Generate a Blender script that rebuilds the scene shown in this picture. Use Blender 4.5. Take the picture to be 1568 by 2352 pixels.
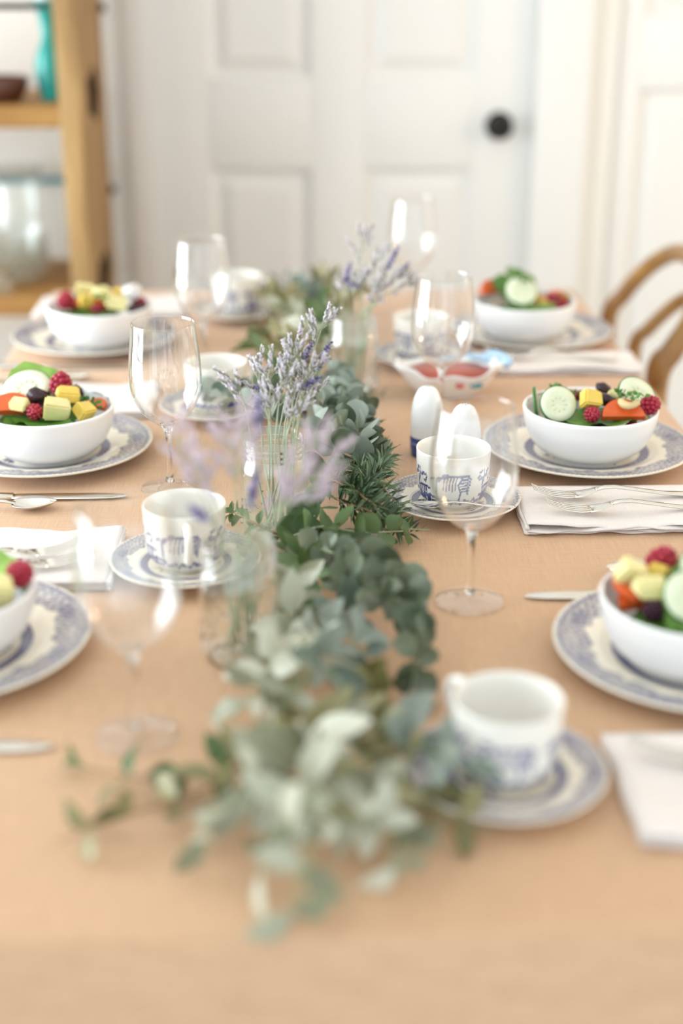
import bpy, bmesh, math, random
import numpy as np
from mathutils import Vector, Matrix, Quaternion, noise as mnoise

for _o in list(bpy.data.objects):
    bpy.data.objects.remove(_o)
SC = bpy.context.scene
COL = SC.collection
PI = math.pi
rnd = random.Random(7)

# ------------------------------------------------------------------ camera
TZ = 0.75                      # table top height
F_PX, CX, CY = 50 / 36 * 2352, 784.0, 1176.0
CAM = np.array([0.0, 0.0, TZ + 0.60])
PITCH, YAW, ROLL = (math.radians(a) for a in (21.92, 1.70, 0.11))
_fw = np.array([math.sin(YAW) * math.cos(PITCH), math.cos(YAW) * math.cos(PITCH), -math.sin(PITCH)])
_rt = np.array([math.cos(YAW), -math.sin(YAW), 0.0])
_up = np.cross(_rt, _fw)
_r2 = math.cos(ROLL) * _rt + math.sin(ROLL) * _up
_u2 = -math.sin(ROLL) * _rt + math.cos(ROLL) * _up
CB = np.array([_r2, _u2, _fw])
cam_d = bpy.data.cameras.new('camera')
cam = bpy.data.objects.new('camera', cam_d)
COL.objects.link(cam)
cam_d.sensor_fit = 'VERTICAL'
cam_d.sensor_height = 36
cam_d.sensor_width = 24
cam_d.lens = 50
cam_d.clip_start = 0.02
cam.matrix_world = Matrix(((_r2[0], _u2[0], -_fw[0], CAM[0]), (_r2[1], _u2[1], -_fw[1], CAM[1]),
                           (_r2[2], _u2[2], -_fw[2], CAM[2]), (0, 0, 0, 1)))
cam_d.dof.use_dof = True
cam_d.dof.focus_distance = 1.585
cam_d.dof.aperture_fstop = 1.5
SC.camera = cam

# ------------------------------------------------------------------ view, world, daylight
SC.view_settings.view_transform = 'Standard'
SC.view_settings.look = 'None'
SC.view_settings.exposure = 0.30
SC.view_settings.gamma = 1.0
SC.view_settings.use_curve_mapping = False
SC.cycles.use_denoising = True
SC.cycles.max_bounces = 14
SC.cycles.transparent_max_bounces = 24
SC.cycles.transmission_bounces = 10
SC.cycles.sample_clamp_indirect = 6.0
world = bpy.data.worlds.new('world')
SC.world = world
world.use_nodes = True
_bg = world.node_tree.nodes['Background']
_bg.inputs[0].default_value = (0.84, 0.94, 1.0, 1)
_bg.inputs[1].default_value = 1.38


def area_light(name, loc, target, sx, sy, power, color):
    d = bpy.data.lights.new(name, 'AREA')
    d.shape = 'RECTANGLE'
    d.size, d.size_y, d.energy, d.color = sx, sy, power, color
    o = bpy.data.objects.new(name, d)
    COL.objects.link(o)
    o.location = loc
    o.rotation_euler = (Vector(target) - Vector(loc)).to_track_quat('-Z', 'Y').to_euler()
    return o


# daylight through the tall glazed opening in the left wall: its white upright strips show in every wine glass
area_light('window_left_offscreen', (-2.55, 1.85, 1.22), (-1.0, 1.85, 1.16), 2.3, 2.0, 118, (0.86, 0.95, 1.0))
# warm lamp off to the right: small amber sparkles low in the glasses, and the knob's shadow falling to its left
_ld = bpy.data.lights.new('lamp_right_offscreen', 'POINT')
_ld.energy, _ld.color, _ld.shadow_soft_size = 16, (1.0, 0.66, 0.36), 0.06
_lo = bpy.data.objects.new('lamp_right_offscreen', _ld)
COL.objects.link(_lo)
_lo.location = (2.0, 2.1, 1.38)


# ------------------------------------------------------------------ pixel helpers (1568 x 2352 frame)
def ray(u, v):
    return CB.T @ np.array([(u - CX) / F_PX, -(v - CY) / F_PX, 1.0])


def P(u, v, z=0.0):            # point at height z above the table top
    d = ray(u, v)
    t = (TZ + z - CAM[2]) / d[2]
    return Vector(CAM + d * t)


def PY(u, v, y):               # point on the upright plane at distance y
    d = ray(u, v)
    return Vector(CAM + d * (y / d[1]))


def PX(u, v, x):               # point on the upright plane at sideways x
    d = ray(u, v)
    return Vector(CAM + d * (x / d[0]))


# ------------------------------------------------------------------ scene helpers
def link(o, parent=None):
    COL.objects.link(o)
    if parent is not None:
        o.parent = parent
    return o


def tag(o, label=None, cat=None, group=None, kind=None):
    if label:
        o['label'] = label
    if cat:
        o['category'] = cat
    if group:
        o['group'] = group
    if kind:
        o['kind'] = kind
    return o


def obj(name, me, mat=None, parent=None, loc=None, rot=None, scale=None):
    o = bpy.data.objects.new(name, me)
    link(o, parent)
    if mat is not None and not me.materials:
        me.materials.append(mat)
    if loc is not None:
        o.location = loc
    if rot is not None:
        o.rotation_euler = rot
    if scale is not None:
        o.scale = (scale,) * 3 if not hasattr(scale, '__len__') else scale
    return o


def empty(name, loc=(0, 0, 0), rot=(0, 0, 0), label=None, cat=None, group=None, kind=None):
    o = bpy.data.objects.new(name, None)
    o.empty_display_size = 0.02
    link(o)
    o.location = loc
    o.rotation_euler = rot
    return tag(o, label, cat, group, kind)


def copy_tree(o, parent=None):
    c = o.copy()
    link(c, parent)
    for ch in list(o.children):
        copy_tree(ch, c)
    return c


def mesh(name, V, F, smooth=True):
    me = bpy.data.meshes.new(name)
    me.from_pydata([tuple(v) for v in V], [], F)
    if smooth:
        me.polygons.foreach_set('use_smooth', [True] * len(me.polygons))
    me.update()
    return me


def bm_mesh(name, bm, smooth=True):
    me = bpy.data.meshes.new(name)
    bmesh.ops.recalc_face_normals(bm, faces=bm.faces[:])
    bm.to_mesh(me)
    bm.free()
    if smooth:
        me.polygons.foreach_set('use_smooth', [True] * len(me.polygons))
    return me


def set_smooth_angle(me, ang=0.6):
    bm = bmesh.new()
    bm.from_mesh(me)
    for e in bm.edges:
        e.smooth = not (len(e.link_faces) == 2 and e.calc_face_angle(0) > ang)
    bm.to_mesh(me)
    bm.free()
    return me


def lathe(prof, n=48, cap0=True, cap1=False):
    """profile [(r, z)] -> V, F; first/last collapse to a pole when r == 0"""
    V, F, rows = [], [], []
    for r, z in prof:
        if r < 1e-7:
            rows.append([len(V)])
            V.append((0, 0, z))
        else:
            rows.append(list(range(len(V), len(V) + n)))
            V += [(r * math.cos(2 * PI * k / n), r * math.sin(2 * PI * k / n), z) for k in range(n)]
    for a, b in zip(rows, rows[1:]):
        for k in range(n):
            k2 = (k + 1) % n
            if len(a) == 1 and len(b) == 1:
                continue
            if len(a) == 1:
                F.append((a[0], b[k2], b[k]))
            elif len(b) == 1:
                F.append((a[k], a[k2], b[0]))
            else:
                F.append((a[k], a[k2], b[k2], b[k]))
    return V, F


def smooth_prof(pts, sub=6):
    """Catmull-Rom through profile points"""
    pts = [Vector((p[0], p[1], 0)) for p in pts]
    out = catmull(pts, sub)
    return [(max(0.0, p.x), p.y) for p in out]


def catmull(pts, sub=8):
    pts = [Vector(p) for p in pts]
    if len(pts) < 3:
        return [pts[0].lerp(pts[-1], k / sub) for k in range(sub + 1)]
    ext = [pts[0] * 2 - pts[1]] + pts + [pts[-1] * 2 - pts[-2]]
    out = []
    for i in range(1, len(ext) - 2):
        p0, p1, p2, p3 = ext[i - 1:i + 3]
        for k in range(sub):
            t = k / sub
            out.append(0.5 * ((2 * p1) + (p2 - p0) * t + (2 * p0 - 5 * p1 + 4 * p2 - p3) * t * t +
                              (3 * p1 - p0 - 3 * p2 + p3) * t ** 3))
    out.append(pts[-1].copy())
    return out


def tube_vf(path, rad, n=8, base=0, squash=1.0):
    """swept tube; rad is a number or a list; returns V, F (with end caps)"""
    path = [Vector(p) for p in path]
    m = len(path)
    rads = rad if hasattr(rad, '__len__') else [rad] * m
    V, F = [], []
    nrm = None
    for i, p in enumerate(path):
        t = (path[min(i + 1, m - 1)] - path[max(i - 1, 0)]).normalized()
        if nrm is None:
            nrm = t.orthogonal().normalized()
        else:
            nrm = (nrm - t * nrm.dot(t))
            nrm = nrm.normalized() if nrm.length > 1e-6 else t.orthogonal().normalized()
        bn = t.cross(nrm)
        for k in range(n):
            a = 2 * PI * k / n
            V.append(p + (nrm * math.cos(a) + bn * math.sin(a) * squash) * rads[i])
    for i in range(m - 1):
        for k in range(n):
            k2 = (k + 1) % n
            F.append((base + i * n + k, base + i * n + k2, base + (i + 1) * n + k2, base + (i + 1) * n + k))
    F.append(tuple(base + k for k in reversed(range(n))))
    F.append(tuple(base + (m - 1) * n + k for k in range(n)))
    return V, F


def tube(name, path, rad, n=8):
    return mesh(name, *tube_vf(path, rad, n))


def box_bm(bm, lo, hi, bevel=0.0):
    c = [(a + b) / 2 for a, b in zip(lo, hi)]
    s = [b - a for a, b in zip(lo, hi)]
    g = bmesh.ops.create_cube(bm, size=1.0, matrix=Matrix.Translation(c) @ Matrix.Diagonal((*s, 1)))
    if bevel:
        es = list({e for v in g['verts'] for e in v.link_edges})
        bmesh.ops.bevel(bm, geom=es, offset=bevel, segments=2, affect='EDGES', profile=0.6)


def box(name, lo, hi, bevel=0.0):
    bm = bmesh.new()
    box_bm(bm, lo, hi, bevel)
    me = bm_mesh(name, bm, smooth=bool(bevel))
    return set_smooth_angle(me, 0.7) if bevel else me


def sweep_flat(stations):
    """stations (x, width, thickness, z, y0) -> flat bar with soft edges along x"""
    V, F = [], []
    n = 8
    for s in stations:
        x, w, t, z = s[:4]
        y0 = s[4] if len(s) > 4 else 0.0
        a, b = w / 2, t / 2
        for yy, zz in ((-a, -b * .3), (-a * .75, -b), (a * .75, -b), (a, -b * .3), (a, b * .3), (a * .75, b), (-a * .75, b), (-a, b * .3)):
            V.append((x, y0 + yy, z + zz))
    for i in range(len(stations) - 1):
        for k in range(n):
            k2 = (k + 1) % n
            F.append((i * n + k, (i + 1) * n + k, (i + 1) * n + k2, i * n + k2))
    F.append(tuple(range(n)))
    F.append(tuple((len(stations) - 1) * n + k for k in reversed(range(n))))
    return V, F


def join_vf(parts):
    V, F = [], []
    for v, f in parts:
        b = len(V)
        V += list(v)
        F += [tuple(i + b for i in q) for q in f]
    return V, F


# ------------------------------------------------------------------ materials
def new_mat(name):
    m = bpy.data.materials.new(name)
    m.use_nodes = True
    nt = m.node_tree
    return m, nt, nt.nodes['Principled BSDF'], nt.nodes['Material Output']


def pmat(name, col, rough=0.5, metal=0.0, spec=0.5, coat=0.0, noise=None, bump=None, coords='Object', sss=0.0, sheen=0.0):
    """noise = (scale, amount, stretch xyz); bump = (scale, strength, distance)"""
    m, nt, b, _ = new_mat(name)
    b.inputs['Base Color'].default_value = (*col, 1)
    b.inputs['Roughness'].default_value = rough
    b.inputs['Metallic'].default_value = metal
    b.inputs['Specular IOR Level'].default_value = spec
    b.inputs['Coat Weight'].default_value = coat
    b.inputs['Coat Roughness'].default_value = 0.08
    if sheen:
        b.inputs['Sheen Weight'].default_value = sheen
        b.inputs['Sheen Roughness'].default_value = 0.4
    if sss:
        b.inputs['Subsurface Weight'].default_value = sss
        b.inputs['Subsurface Radius'].default_value = (0.004, 0.002, 0.001)
    tc = nt.nodes.new('ShaderNodeTexCoord')
    if noise:
        sc, amt, st = noise
        mp = nt.nodes.new('ShaderNodeMapping')
        mp.inputs['Scale'].default_value = st
        nz = nt.nodes.new('ShaderNodeTexNoise')
        nz.inputs['Scale'].default_value = sc
        nz.inputs['Detail'].default_value = 5
        mx = nt.nodes.new('ShaderNodeMix')
        mx.data_type = 'RGBA'
        mx.inputs[6].default_value = (*[max(0, c * (1 - amt)) for c in col], 1)
        mx.inputs[7].default_value = (*[min(1, c * (1 + amt)) for c in col], 1)
        nt.links.new(tc.outputs[coords], mp.inputs[0])
        nt.links.new(mp.outputs[0], nz.inputs['Vector'])
        nt.links.new(nz.outputs['Fac'], mx.inputs[0])
        nt.links.new(mx.outputs[2], b.inputs['Base Color'])
    if bump:
        sc, stg, dist = bump
        nz = nt.nodes.new('ShaderNodeTexNoise')
        nz.inputs['Scale'].default_value = sc
        nz.inputs['Detail'].default_value = 4
        bp = nt.nodes.new('ShaderNodeBump')
        bp.inputs['Strength'].default_value = stg
        bp.inputs['Distance'].default_value = dist
        nt.links.new(tc.outputs[coords], nz.inputs['Vector'])
        nt.links.new(nz.outputs['Fac'], bp.inputs['Height'])
        nt.links.new(bp.outputs[0], b.inputs['Normal'])
    return m


def thin_glass(name, tint=(1, 1, 1), ior=1.45, boost=1.0):
    """thin drinking-glass wall: clear transmission plus Fresnel reflection"""
    m, nt, b, out = new_mat(name)
    nt.nodes.remove(b)
    fr = nt.nodes.new('ShaderNodeFresnel')
    # the same reflectance from either side of the wall
    geo = nt.nodes.new('ShaderNodeNewGeometry')
    io = nt.nodes.new('ShaderNodeMix')
    io.data_type = 'FLOAT'
    io.inputs[2].default_value = ior
    io.inputs[3].default_value = 1.0 / ior
    nt.links.new(geo.outputs['Backfacing'], io.inputs[0])
    nt.links.new(io.outputs[0], fr.inputs['IOR'])
    mul = nt.nodes.new('ShaderNodeMath')
    mul.operation = 'MULTIPLY'
    mul.use_clamp = True
    mul.inputs[1].default_value = boost
    tr = nt.nodes.new('ShaderNodeBsdfTransparent')
    tr.inputs[0].default_value = (*tint, 1)
    gl = nt.nodes.new('ShaderNodeBsdfGlossy')
    gl.inputs['Roughness'].default_value = 0.01
    gl.inputs['Color'].default_value = (1, 1, 1, 1)
    mx = nt.nodes.new('ShaderNodeMixShader')
    nt.links.new(fr.outputs[0], mul.inputs[0])
    nt.links.new(mul.outputs[0], mx.inputs[0])
    nt.links.new(tr.outputs[0], mx.inputs[1])
    nt.links.new(gl.outputs[0], mx.inputs[2])
    nt.links.new(mx.outputs[0], out.inputs[0])
    return m


def solid_glass(name, tint=(1, 1, 1)):
    m, nt, b, out = new_mat(name)
    b.inputs['Base Color'].default_value = (*tint, 1)
    b.inputs['Roughness'].default_value = 0.0
    b.inputs['Transmission Weight'].default_value = 1.0
    b.inputs['IOR'].default_value = 1.45
    return m


def leaf_mat(name, c0, c1, rough=0.5, trans=0.25):
    """leaf colour varies from leaf to leaf, with a little light passing through"""
    m, nt, b, out = new_mat(name)
    oi = nt.nodes.new('ShaderNodeObjectInfo')
    tc = nt.nodes.new('ShaderNodeTexCoord')
    nz = nt.nodes.new('ShaderNodeTexNoise')
    nz.inputs['Scale'].default_value = 90
    mth = nt.nodes.new('ShaderNodeMath')
    mth.operation = 'MULTIPLY_ADD'
    mth.inputs[1].default_value = 0.3
    mth.inputs[2].default_value = -0.15
    add = nt.nodes.new('ShaderNodeMath')
    add.operation = 'ADD'
    add.use_clamp = True
    mx = nt.nodes.new('ShaderNodeMix')
    mx.data_type = 'RGBA'
    mx.inputs[6].default_value = (*c0, 1)
    mx.inputs[7].default_value = (*c1, 1)
    nt.links.new(tc.outputs['Object'], nz.inputs['Vector'])
    nt.links.new(nz.outputs['Fac'], mth.inputs[0])
    nt.links.new(mth.outputs[0], add.inputs[0])
    nt.links.new(oi.outputs['Random'], add.inputs[1])
    nt.links.new(add.outputs[0], mx.inputs[0])
    nt.links.new(mx.outputs[2], b.inputs['Base Color'])
    b.inputs['Roughness'].default_value = rough
    tl = nt.nodes.new('ShaderNodeBsdfTranslucent')
    nt.links.new(mx.outputs[2], tl.inputs[0])
    ms = nt.nodes.new('ShaderNodeMixShader')
    ms.inputs[0].default_value = trans
    nt.links.new(b.outputs[0], ms.inputs[1])
    nt.links.new(tl.outputs[0], ms.inputs[2])
    nt.links.new(ms.outputs[0], out.inputs[0])
    return m


def print_mat(name, glaze, ink):
    """glazed china with a printed design stored on the mesh as a tone"""
    m, nt, b, out = new_mat(name)
    at = nt.nodes.new('ShaderNodeAttribute')
    at.attribute_name = 'ink'
    mx = nt.nodes.new('ShaderNodeMix')
    mx.data_type = 'RGBA'
    mx.inputs[6].default_value = (*glaze, 1)
    mx.inputs[7].default_value = (*ink, 1)
    nt.links.new(at.outputs['Fac'], mx.inputs[0])
    nt.links.new(mx.outputs[2], b.inputs['Base Color'])
    b.inputs['Roughness'].default_value = 0.16
    b.inputs['Specular IOR Level'].default_value = 0.5
    return m


def wood_mat(name, c0, c1, scale=(1.5, 1.5, 14), rough=0.5, dark=None):
    m, nt, b, out = new_mat(name)
    tc = nt.nodes.new('ShaderNodeTexCoord')
    mp = nt.nodes.new('ShaderNodeMapping')
    mp.inputs['Scale'].default_value = scale
    nz = nt.nodes.new('ShaderNodeTexNoise')
    nz.inputs['Scale'].default_value = 3.0
    nz.inputs['Detail'].default_value = 6
    nz.inputs['Distortion'].default_value = 1.2
    rp = nt.nodes.new('ShaderNodeValToRGB')
    rp.color_ramp.elements[0].position = 0.3
    rp.color_ramp.elements[0].color = (*c0, 1)
    rp.color_ramp.elements[1].position = 0.7
    rp.color_ramp.elements[1].color = (*c1, 1)
    nt.links.new(tc.outputs['Object'], mp.inputs[0])
    nt.links.new(mp.outputs[0], nz.inputs['Vector'])
    nt.links.new(nz.outputs['Fac'], rp.inputs[0])
    nt.links.new(rp.outputs[0], b.inputs['Base Color'])
    b.inputs['Roughness'].default_value = rough
    bp = nt.nodes.new('ShaderNodeBump')
    bp.inputs['Strength'].default_value = 0.3
    bp.inputs['Distance'].default_value = 0.002
    nt.links.new(nz.outputs['Fac'], bp.inputs['Height'])
    nt.links.new(bp.outputs[0], b.inputs['Normal'])
    return m


def linen_mat(name, c0, c1, weave=900, sheen=0.3):
    """woven cloth: thread-scale colour and relief, with longer slubs"""
    m, nt, b, out = new_mat(name)
    tc = nt.nodes.new('ShaderNodeTexCoord')
    fac = None
    for st in ((weave, weave * 0.035, weave * 0.3), (weave * 0.035, weave, weave * 0.3)):
        mp = nt.nodes.new('ShaderNodeMapping')
        mp.inputs['Scale'].default_value = st
        nz = nt.nodes.new('ShaderNodeTexNoise')
        nz.inputs['Scale'].default_value = 1.0
        nz.inputs['Detail'].default_value = 3
        nt.links.new(tc.outputs['Object'], mp.inputs[0])
        nt.links.new(mp.outputs[0], nz.inputs['Vector'])
        if fac is None:
            fac = nz.outputs['Fac']
        else:
            ad = nt.nodes.new('ShaderNodeMath')
            ad.operation = 'ADD'
            nt.links.new(fac, ad.inputs[0])
            nt.links.new(nz.outputs['Fac'], ad.inputs[1])
            hf = nt.nodes.new('ShaderNodeMath')
            hf.operation = 'MULTIPLY'
            hf.inputs[1].default_value = 0.5
            nt.links.new(ad.outputs[0], hf.inputs[0])
            fac = hf.outputs[0]
    rp = nt.nodes.new('ShaderNodeValToRGB')
    rp.color_ramp.elements[0].position = 0.3
    rp.color_ramp.elements[0].color = (*c0, 1)
    rp.color_ramp.elements[1].position = 0.7
    rp.color_ramp.elements[1].color = (*c1, 1)
    nt.links.new(fac, rp.inputs[0])
    nt.links.new(rp.outputs[0], b.inputs['Base Color'])
    b.inputs['Roughness'].default_value = 0.62
    b.inputs['Sheen Weight'].default_value = sheen
    b.inputs['Sheen Roughness'].default_value = 0.35
    b.inputs['Specular IOR Level'].default_value = 0.35
    bp = nt.nodes.new('ShaderNodeBump')
    bp.inputs['Strength'].default_value = 0.35
    bp.inputs['Distance'].default_value = 0.0006
    nt.links.new(fac, bp.inputs['Height'])
    nt.links.new(bp.outputs[0], b.inputs['Normal'])
    return m


M = {}
M['door'] = pmat('door_paint', (0.82, 0.81, 0.79), 0.42)
M['wall'] = pmat('wall_paint', (0.84, 0.81, 0.76), 0.7, bump=(220, 0.1, 0.002))
M['floor'] = wood_mat('painted_floor', (0.62, 0.62, 0.58), (0.72, 0.72, 0.69), (9, 1.2, 1), 0.45)
M['ceiling'] = pmat('ceiling_paint', (0.85, 0.84, 0.82), 0.8)
M['iron'] = pmat('black_iron', (0.02, 0.017, 0.015), 0.35, 0.6)
M['shelfwood'] = wood_mat('reclaimed_wood', (0.23, 0.12, 0.04), (0.47, 0.29, 0.11), (7, 7, 0.8), 0.6)
M['shelfwood_x'] = wood_mat('reclaimed_plank', (0.30, 0.14, 0.035), (0.50, 0.28, 0.08), (0.8, 7, 7), 0.6)
M['knot'] = pmat('dark_knot', (0.040, 0.019, 0.008), 0.95, spec=0.1)
M['chairwood'] = wood_mat('bent_oak', (0.24, 0.11, 0.03), (0.42, 0.23, 0.07), (4, 4, 4), 0.32)
M['tablewood'] = wood_mat('table_oak', (0.25, 0.13, 0.05), (0.4, 0.23, 0.1), (9, 1, 3), 0.5)
M['linen'] = linen_mat('tan_linen', (0.53, 0.325, 0.195), (0.72, 0.465, 0.29), 750, 0.35)
M['napkin'] = linen_mat('white_linen', (0.80, 0.73, 0.70), (0.90, 0.84, 0.81), 1500, 0.1)
M['china'] = print_mat('printed_china', (0.90, 0.82, 0.68), (0.040, 0.048, 0.18))
M['cupchina'] = print_mat('printed_cup_china', (0.92, 0.89, 0.83), (0.035, 0.05, 0.24))
M['white'] = pmat('white_glaze', (0.93, 0.93, 0.93), 0.22, spec=0.5)
M['steel'] = pmat('polished_steel', (0.80, 0.77, 0.72), 0.13, 1.0)
M['glass'] = thin_glass('clear_glass', (0.995, 0.995, 0.995), 1.5, 1.7)
M['footglass'] = thin_glass('foot_glass', (0.985, 0.985, 0.985), 1.45, 1.3)
M['jarglass'] = thin_glass('jar_glass', (0.975, 0.99, 0.985), 1.5, 1.8)
M['pane'] = thin_glass('window_glass', (0.99, 0.99, 0.99), 1.3, 0.6)
M['stemglass'] = solid_glass('stem_glass')
M['navy'] = pmat('navy_glaze', (0.03, 0.045, 0.16), 0.2, noise=(160, 0.8, (1, 1, 1)))
M['teal'] = pmat('teal_glaze', (0.02, 0.33, 0.30), 0.15, noise=(26, 0.75, (1, 1, 1)))
M['palewhite'] = pmat('pale_porcelain', (0.85, 0.86, 0.85), 0.2)
M['brown'] = pmat('brown_pottery', (0.10, 0.035, 0.02), 0.4)
M['coral'] = pmat('coral_sauce', (0.46, 0.095, 0.06), 0.3, noise=(40, 0.25, (1, 1, 1)))
M['paleblue'] = pmat('pale_blue_glaze', (0.46, 0.66, 0.86), 0.2)
M['yellowpaint'] = pmat('yellow_glaze', (0.8, 0.62, 0.06), 0.25)
M['redpaint'] = pmat('red_glaze', (0.6, 0.12, 0.09), 0.25)
M['tealpaint'] = pmat('teal_paint', (0.05, 0.28, 0.36), 0.25)
M['stem'] = pmat('green_stem', (0.30, 0.35, 0.20), 0.55)
M['drystem'] = pmat('dry_stem', (0.42, 0.46, 0.32), 0.6)
M['twig'] = pmat('brown_twig', (0.33, 0.20, 0.10), 0.6)
M['statice'] = pmat('pale_lilac_flower', (0.82, 0.75, 0.85), 0.7, noise=(300, 0.25, (1, 1, 1)))
M['calyx'] = pmat('dry_calyx', (0.34, 0.34, 0.24), 0.7)
M['lavdark'] = pmat('dark_lavender_calyx', (0.12, 0.10, 0.20), 0.7)
M['pinkstatice'] = pmat('pink_flower', (0.74, 0.62, 0.68), 0.7, noise=(300, 0.25, (1, 1, 1)))
M['lavender'] = pmat('violet_flower', (0.33, 0.29, 0.52), 0.7, noise=(300, 0.5, (1, 1, 1)))
M['euc'] = leaf_mat('silver_dollar_leaf', (0.06, 0.09, 0.05), (0.26, 0.31, 0.22), 0.36, 0.2)
M['eucblue'] = leaf_mat('blue_gum_leaf', (0.12, 0.17, 0.13), (0.46, 0.52, 0.46), 0.36, 0.2)
M['eucgreen'] = leaf_mat('green_gum_leaf', (0.07, 0.13, 0.04), (0.20, 0.30, 0.14), 0.4, 0.3)
M['olive'] = leaf_mat('olive_leaf', (0.12, 0.115, 0.03), (0.48, 0.45, 0.25), 0.36, 0.25)
M['sage'] = leaf_mat('pale_sage_leaf', (0.24, 0.25, 0.15), (0.78, 0.79, 0.66), 0.36, 0.25)
M['rosemary'] = leaf_mat('rosemary_leaf', (0.012, 0.04, 0.015), (0.20, 0.29, 0.15), 0.36, 0.1)
M['cucumber'] = pmat('cucumber_flesh', (0.80, 0.85, 0.64), 0.3, noise=(60, 0.15, (1, 1, 1)), sss=0.2)
M['cucseed'] = pmat('cucumber_seed', (0.80, 0.80, 0.55), 0.3)
M['rind'] = pmat('cucumber_rind', (0.05, 0.17, 0.03), 0.35, noise=(90, 0.5, (1, 1, 1)))
M['raspberry'] = pmat('raspberry', (0.42, 0.02, 0.05), 0.4, sss=0.2)
M['blackberry'] = pmat('blackberry', (0.05, 0.01, 0.03), 0.3)
M['mango'] = pmat('mango_flesh', (0.85, 0.62, 0.13), 0.35, noise=(70, 0.2, (1, 1, 1)), sss=0.2)
M['apple'] = pmat('pale_fruit_flesh', (0.86, 0.78, 0.38), 0.4, noise=(70, 0.12, (1, 1, 1)), sss=0.2)
M['tomato'] = pmat('tomato_flesh', (0.75, 0.13, 0.03), 0.25, noise=(80, 0.3, (1, 1, 1)), sss=0.2)
M['raisin'] = pmat('dark_raisin', (0.035, 0.012, 0.02), 0.35, bump=(150, 0.6, 0.003))
M['cranberry'] = pmat('dried_cranberry', (0.28, 0.01, 0.04), 0.35, bump=(150, 0.6, 0.003))
M['cashew'] = pmat('cashew', (0.75, 0.58, 0.30), 0.45)
M['lettuce'] = pmat('lettuce', (0.09, 0.24, 0.03), 0.4, noise=(60, 0.6, (1, 1, 1)))
M['lettucelight'] = pmat('light_lettuce', (0.30, 0.52, 0.10), 0.4, noise=(60, 0.4, (1, 1, 1)))
M['feta'] = pmat('white_cheese', (0.85, 0.82, 0.82), 0.6, bump=(200, 0.5, 0.002))


# ------------------------------------------------------------------ the room
YB = 3.20                      # face of the far wall


def struct(name, me, mat, parent=None):
    o = obj(name, me, mat, parent)
    if parent is None:
        o['kind'] = 'structure'
    return o


struct('floor', box('floor', (-2.4, -1.5, -0.06), (2.6, YB + 0.15, 0.0)), M['floor'])
struct('ceiling', box('ceiling', (-2.4, -1.5, 2.6), (2.6, YB + 0.15, 2.66)), M['ceiling'])
bm = bmesh.new()
DX0, DX1, DTOP = -0.318, 0.518, 2.05
for lo, hi in (((-2.4, YB, 0), (DX0, YB + .12, 2.6)), ((DX1, YB, 0), (0.69, YB + .12, 2.6)),
               ((1.44, YB, 0), (2.6, YB + .12, 2.6)), ((DX0, YB, DTOP), (DX1, YB + .12, 2.6)), ((0.69, YB, DTOP), (1.44, YB + .12, 2.6))):
    box_bm(bm, lo, hi)
struct('wall_back', bm_mesh('wall_back', bm, False), M['wall'])


def window_wall(name, x0, x1, wy0, wy1, wz0, wz1, wname, nm_y, nm_z):
    bm = bmesh.new()
    for lo, hi in (((x0, -1.5, 0), (x1, wy0, 2.6)), ((x0, wy1, 0), (x1, YB + .12, 2.6)),
                   ((x0, wy0, 0), (x1, wy1, wz0)), ((x0, wy0, wz1), (x1, wy1, 2.6))):
        box_bm(bm, lo, hi)
    struct(name, bm_mesh(name, bm, False), M['wall'])
    xm = (x0 + x1) / 2
    w = empty(wname, (xm, (wy0 + wy1) / 2, wz0), kind='structure')
    yc, zc = (wy0 + wy1) / 2, wz0
    bm = bmesh.new()
    d = 0.03
    for lo, hi in (((-d, wy0 - yc, 0), (d, wy0 - yc + .06, wz1 - zc)), ((-d, wy1 - yc - .06, 0), (d, wy1 - yc, wz1 - zc)),
                   ((-d, wy0 - yc, 0), (d, wy1 - yc, .06)), ((-d, wy0 - yc, wz1 - zc - .06), (d, wy1 - yc, wz1 - zc))):
        box_bm(bm, lo, hi)
    obj('window_frame', bm_mesh('window_frame', bm, False), M['door'], w)
    for k in range(1, nm_y):
        yy = wy0 + (wy1 - wy0) * k / nm_y - yc
        obj('mullion', box('mullion', (-d, yy - .025, 0.03), (d, yy + .025, wz1 - zc - .03)), M['door'], w)
    for k in range(1, nm_z):
        zz = (wz1 - wz0) * k / nm_z
        obj('glazing_bar', box('glazing_bar', (-d, wy0 - yc + .03, zz - .015), (d, wy1 - yc - .03, zz + .015)), M['door'], w)
    obj('pane', box('pane', (-.003, wy0 - yc + .03, 0.03), (.003, wy1 - yc - .03, wz1 - zc - .03)), M['pane'], w)


window_wall('wall_left', -2.4, -2.28, 0.6, 3.05, 0.12, 2.28, 'window_1', 3, 4)
struct('wall_right', box('wall_right', (2.48, -1.5, 0), (2.6, YB + .12, 2.6)), M['wall'])


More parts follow.
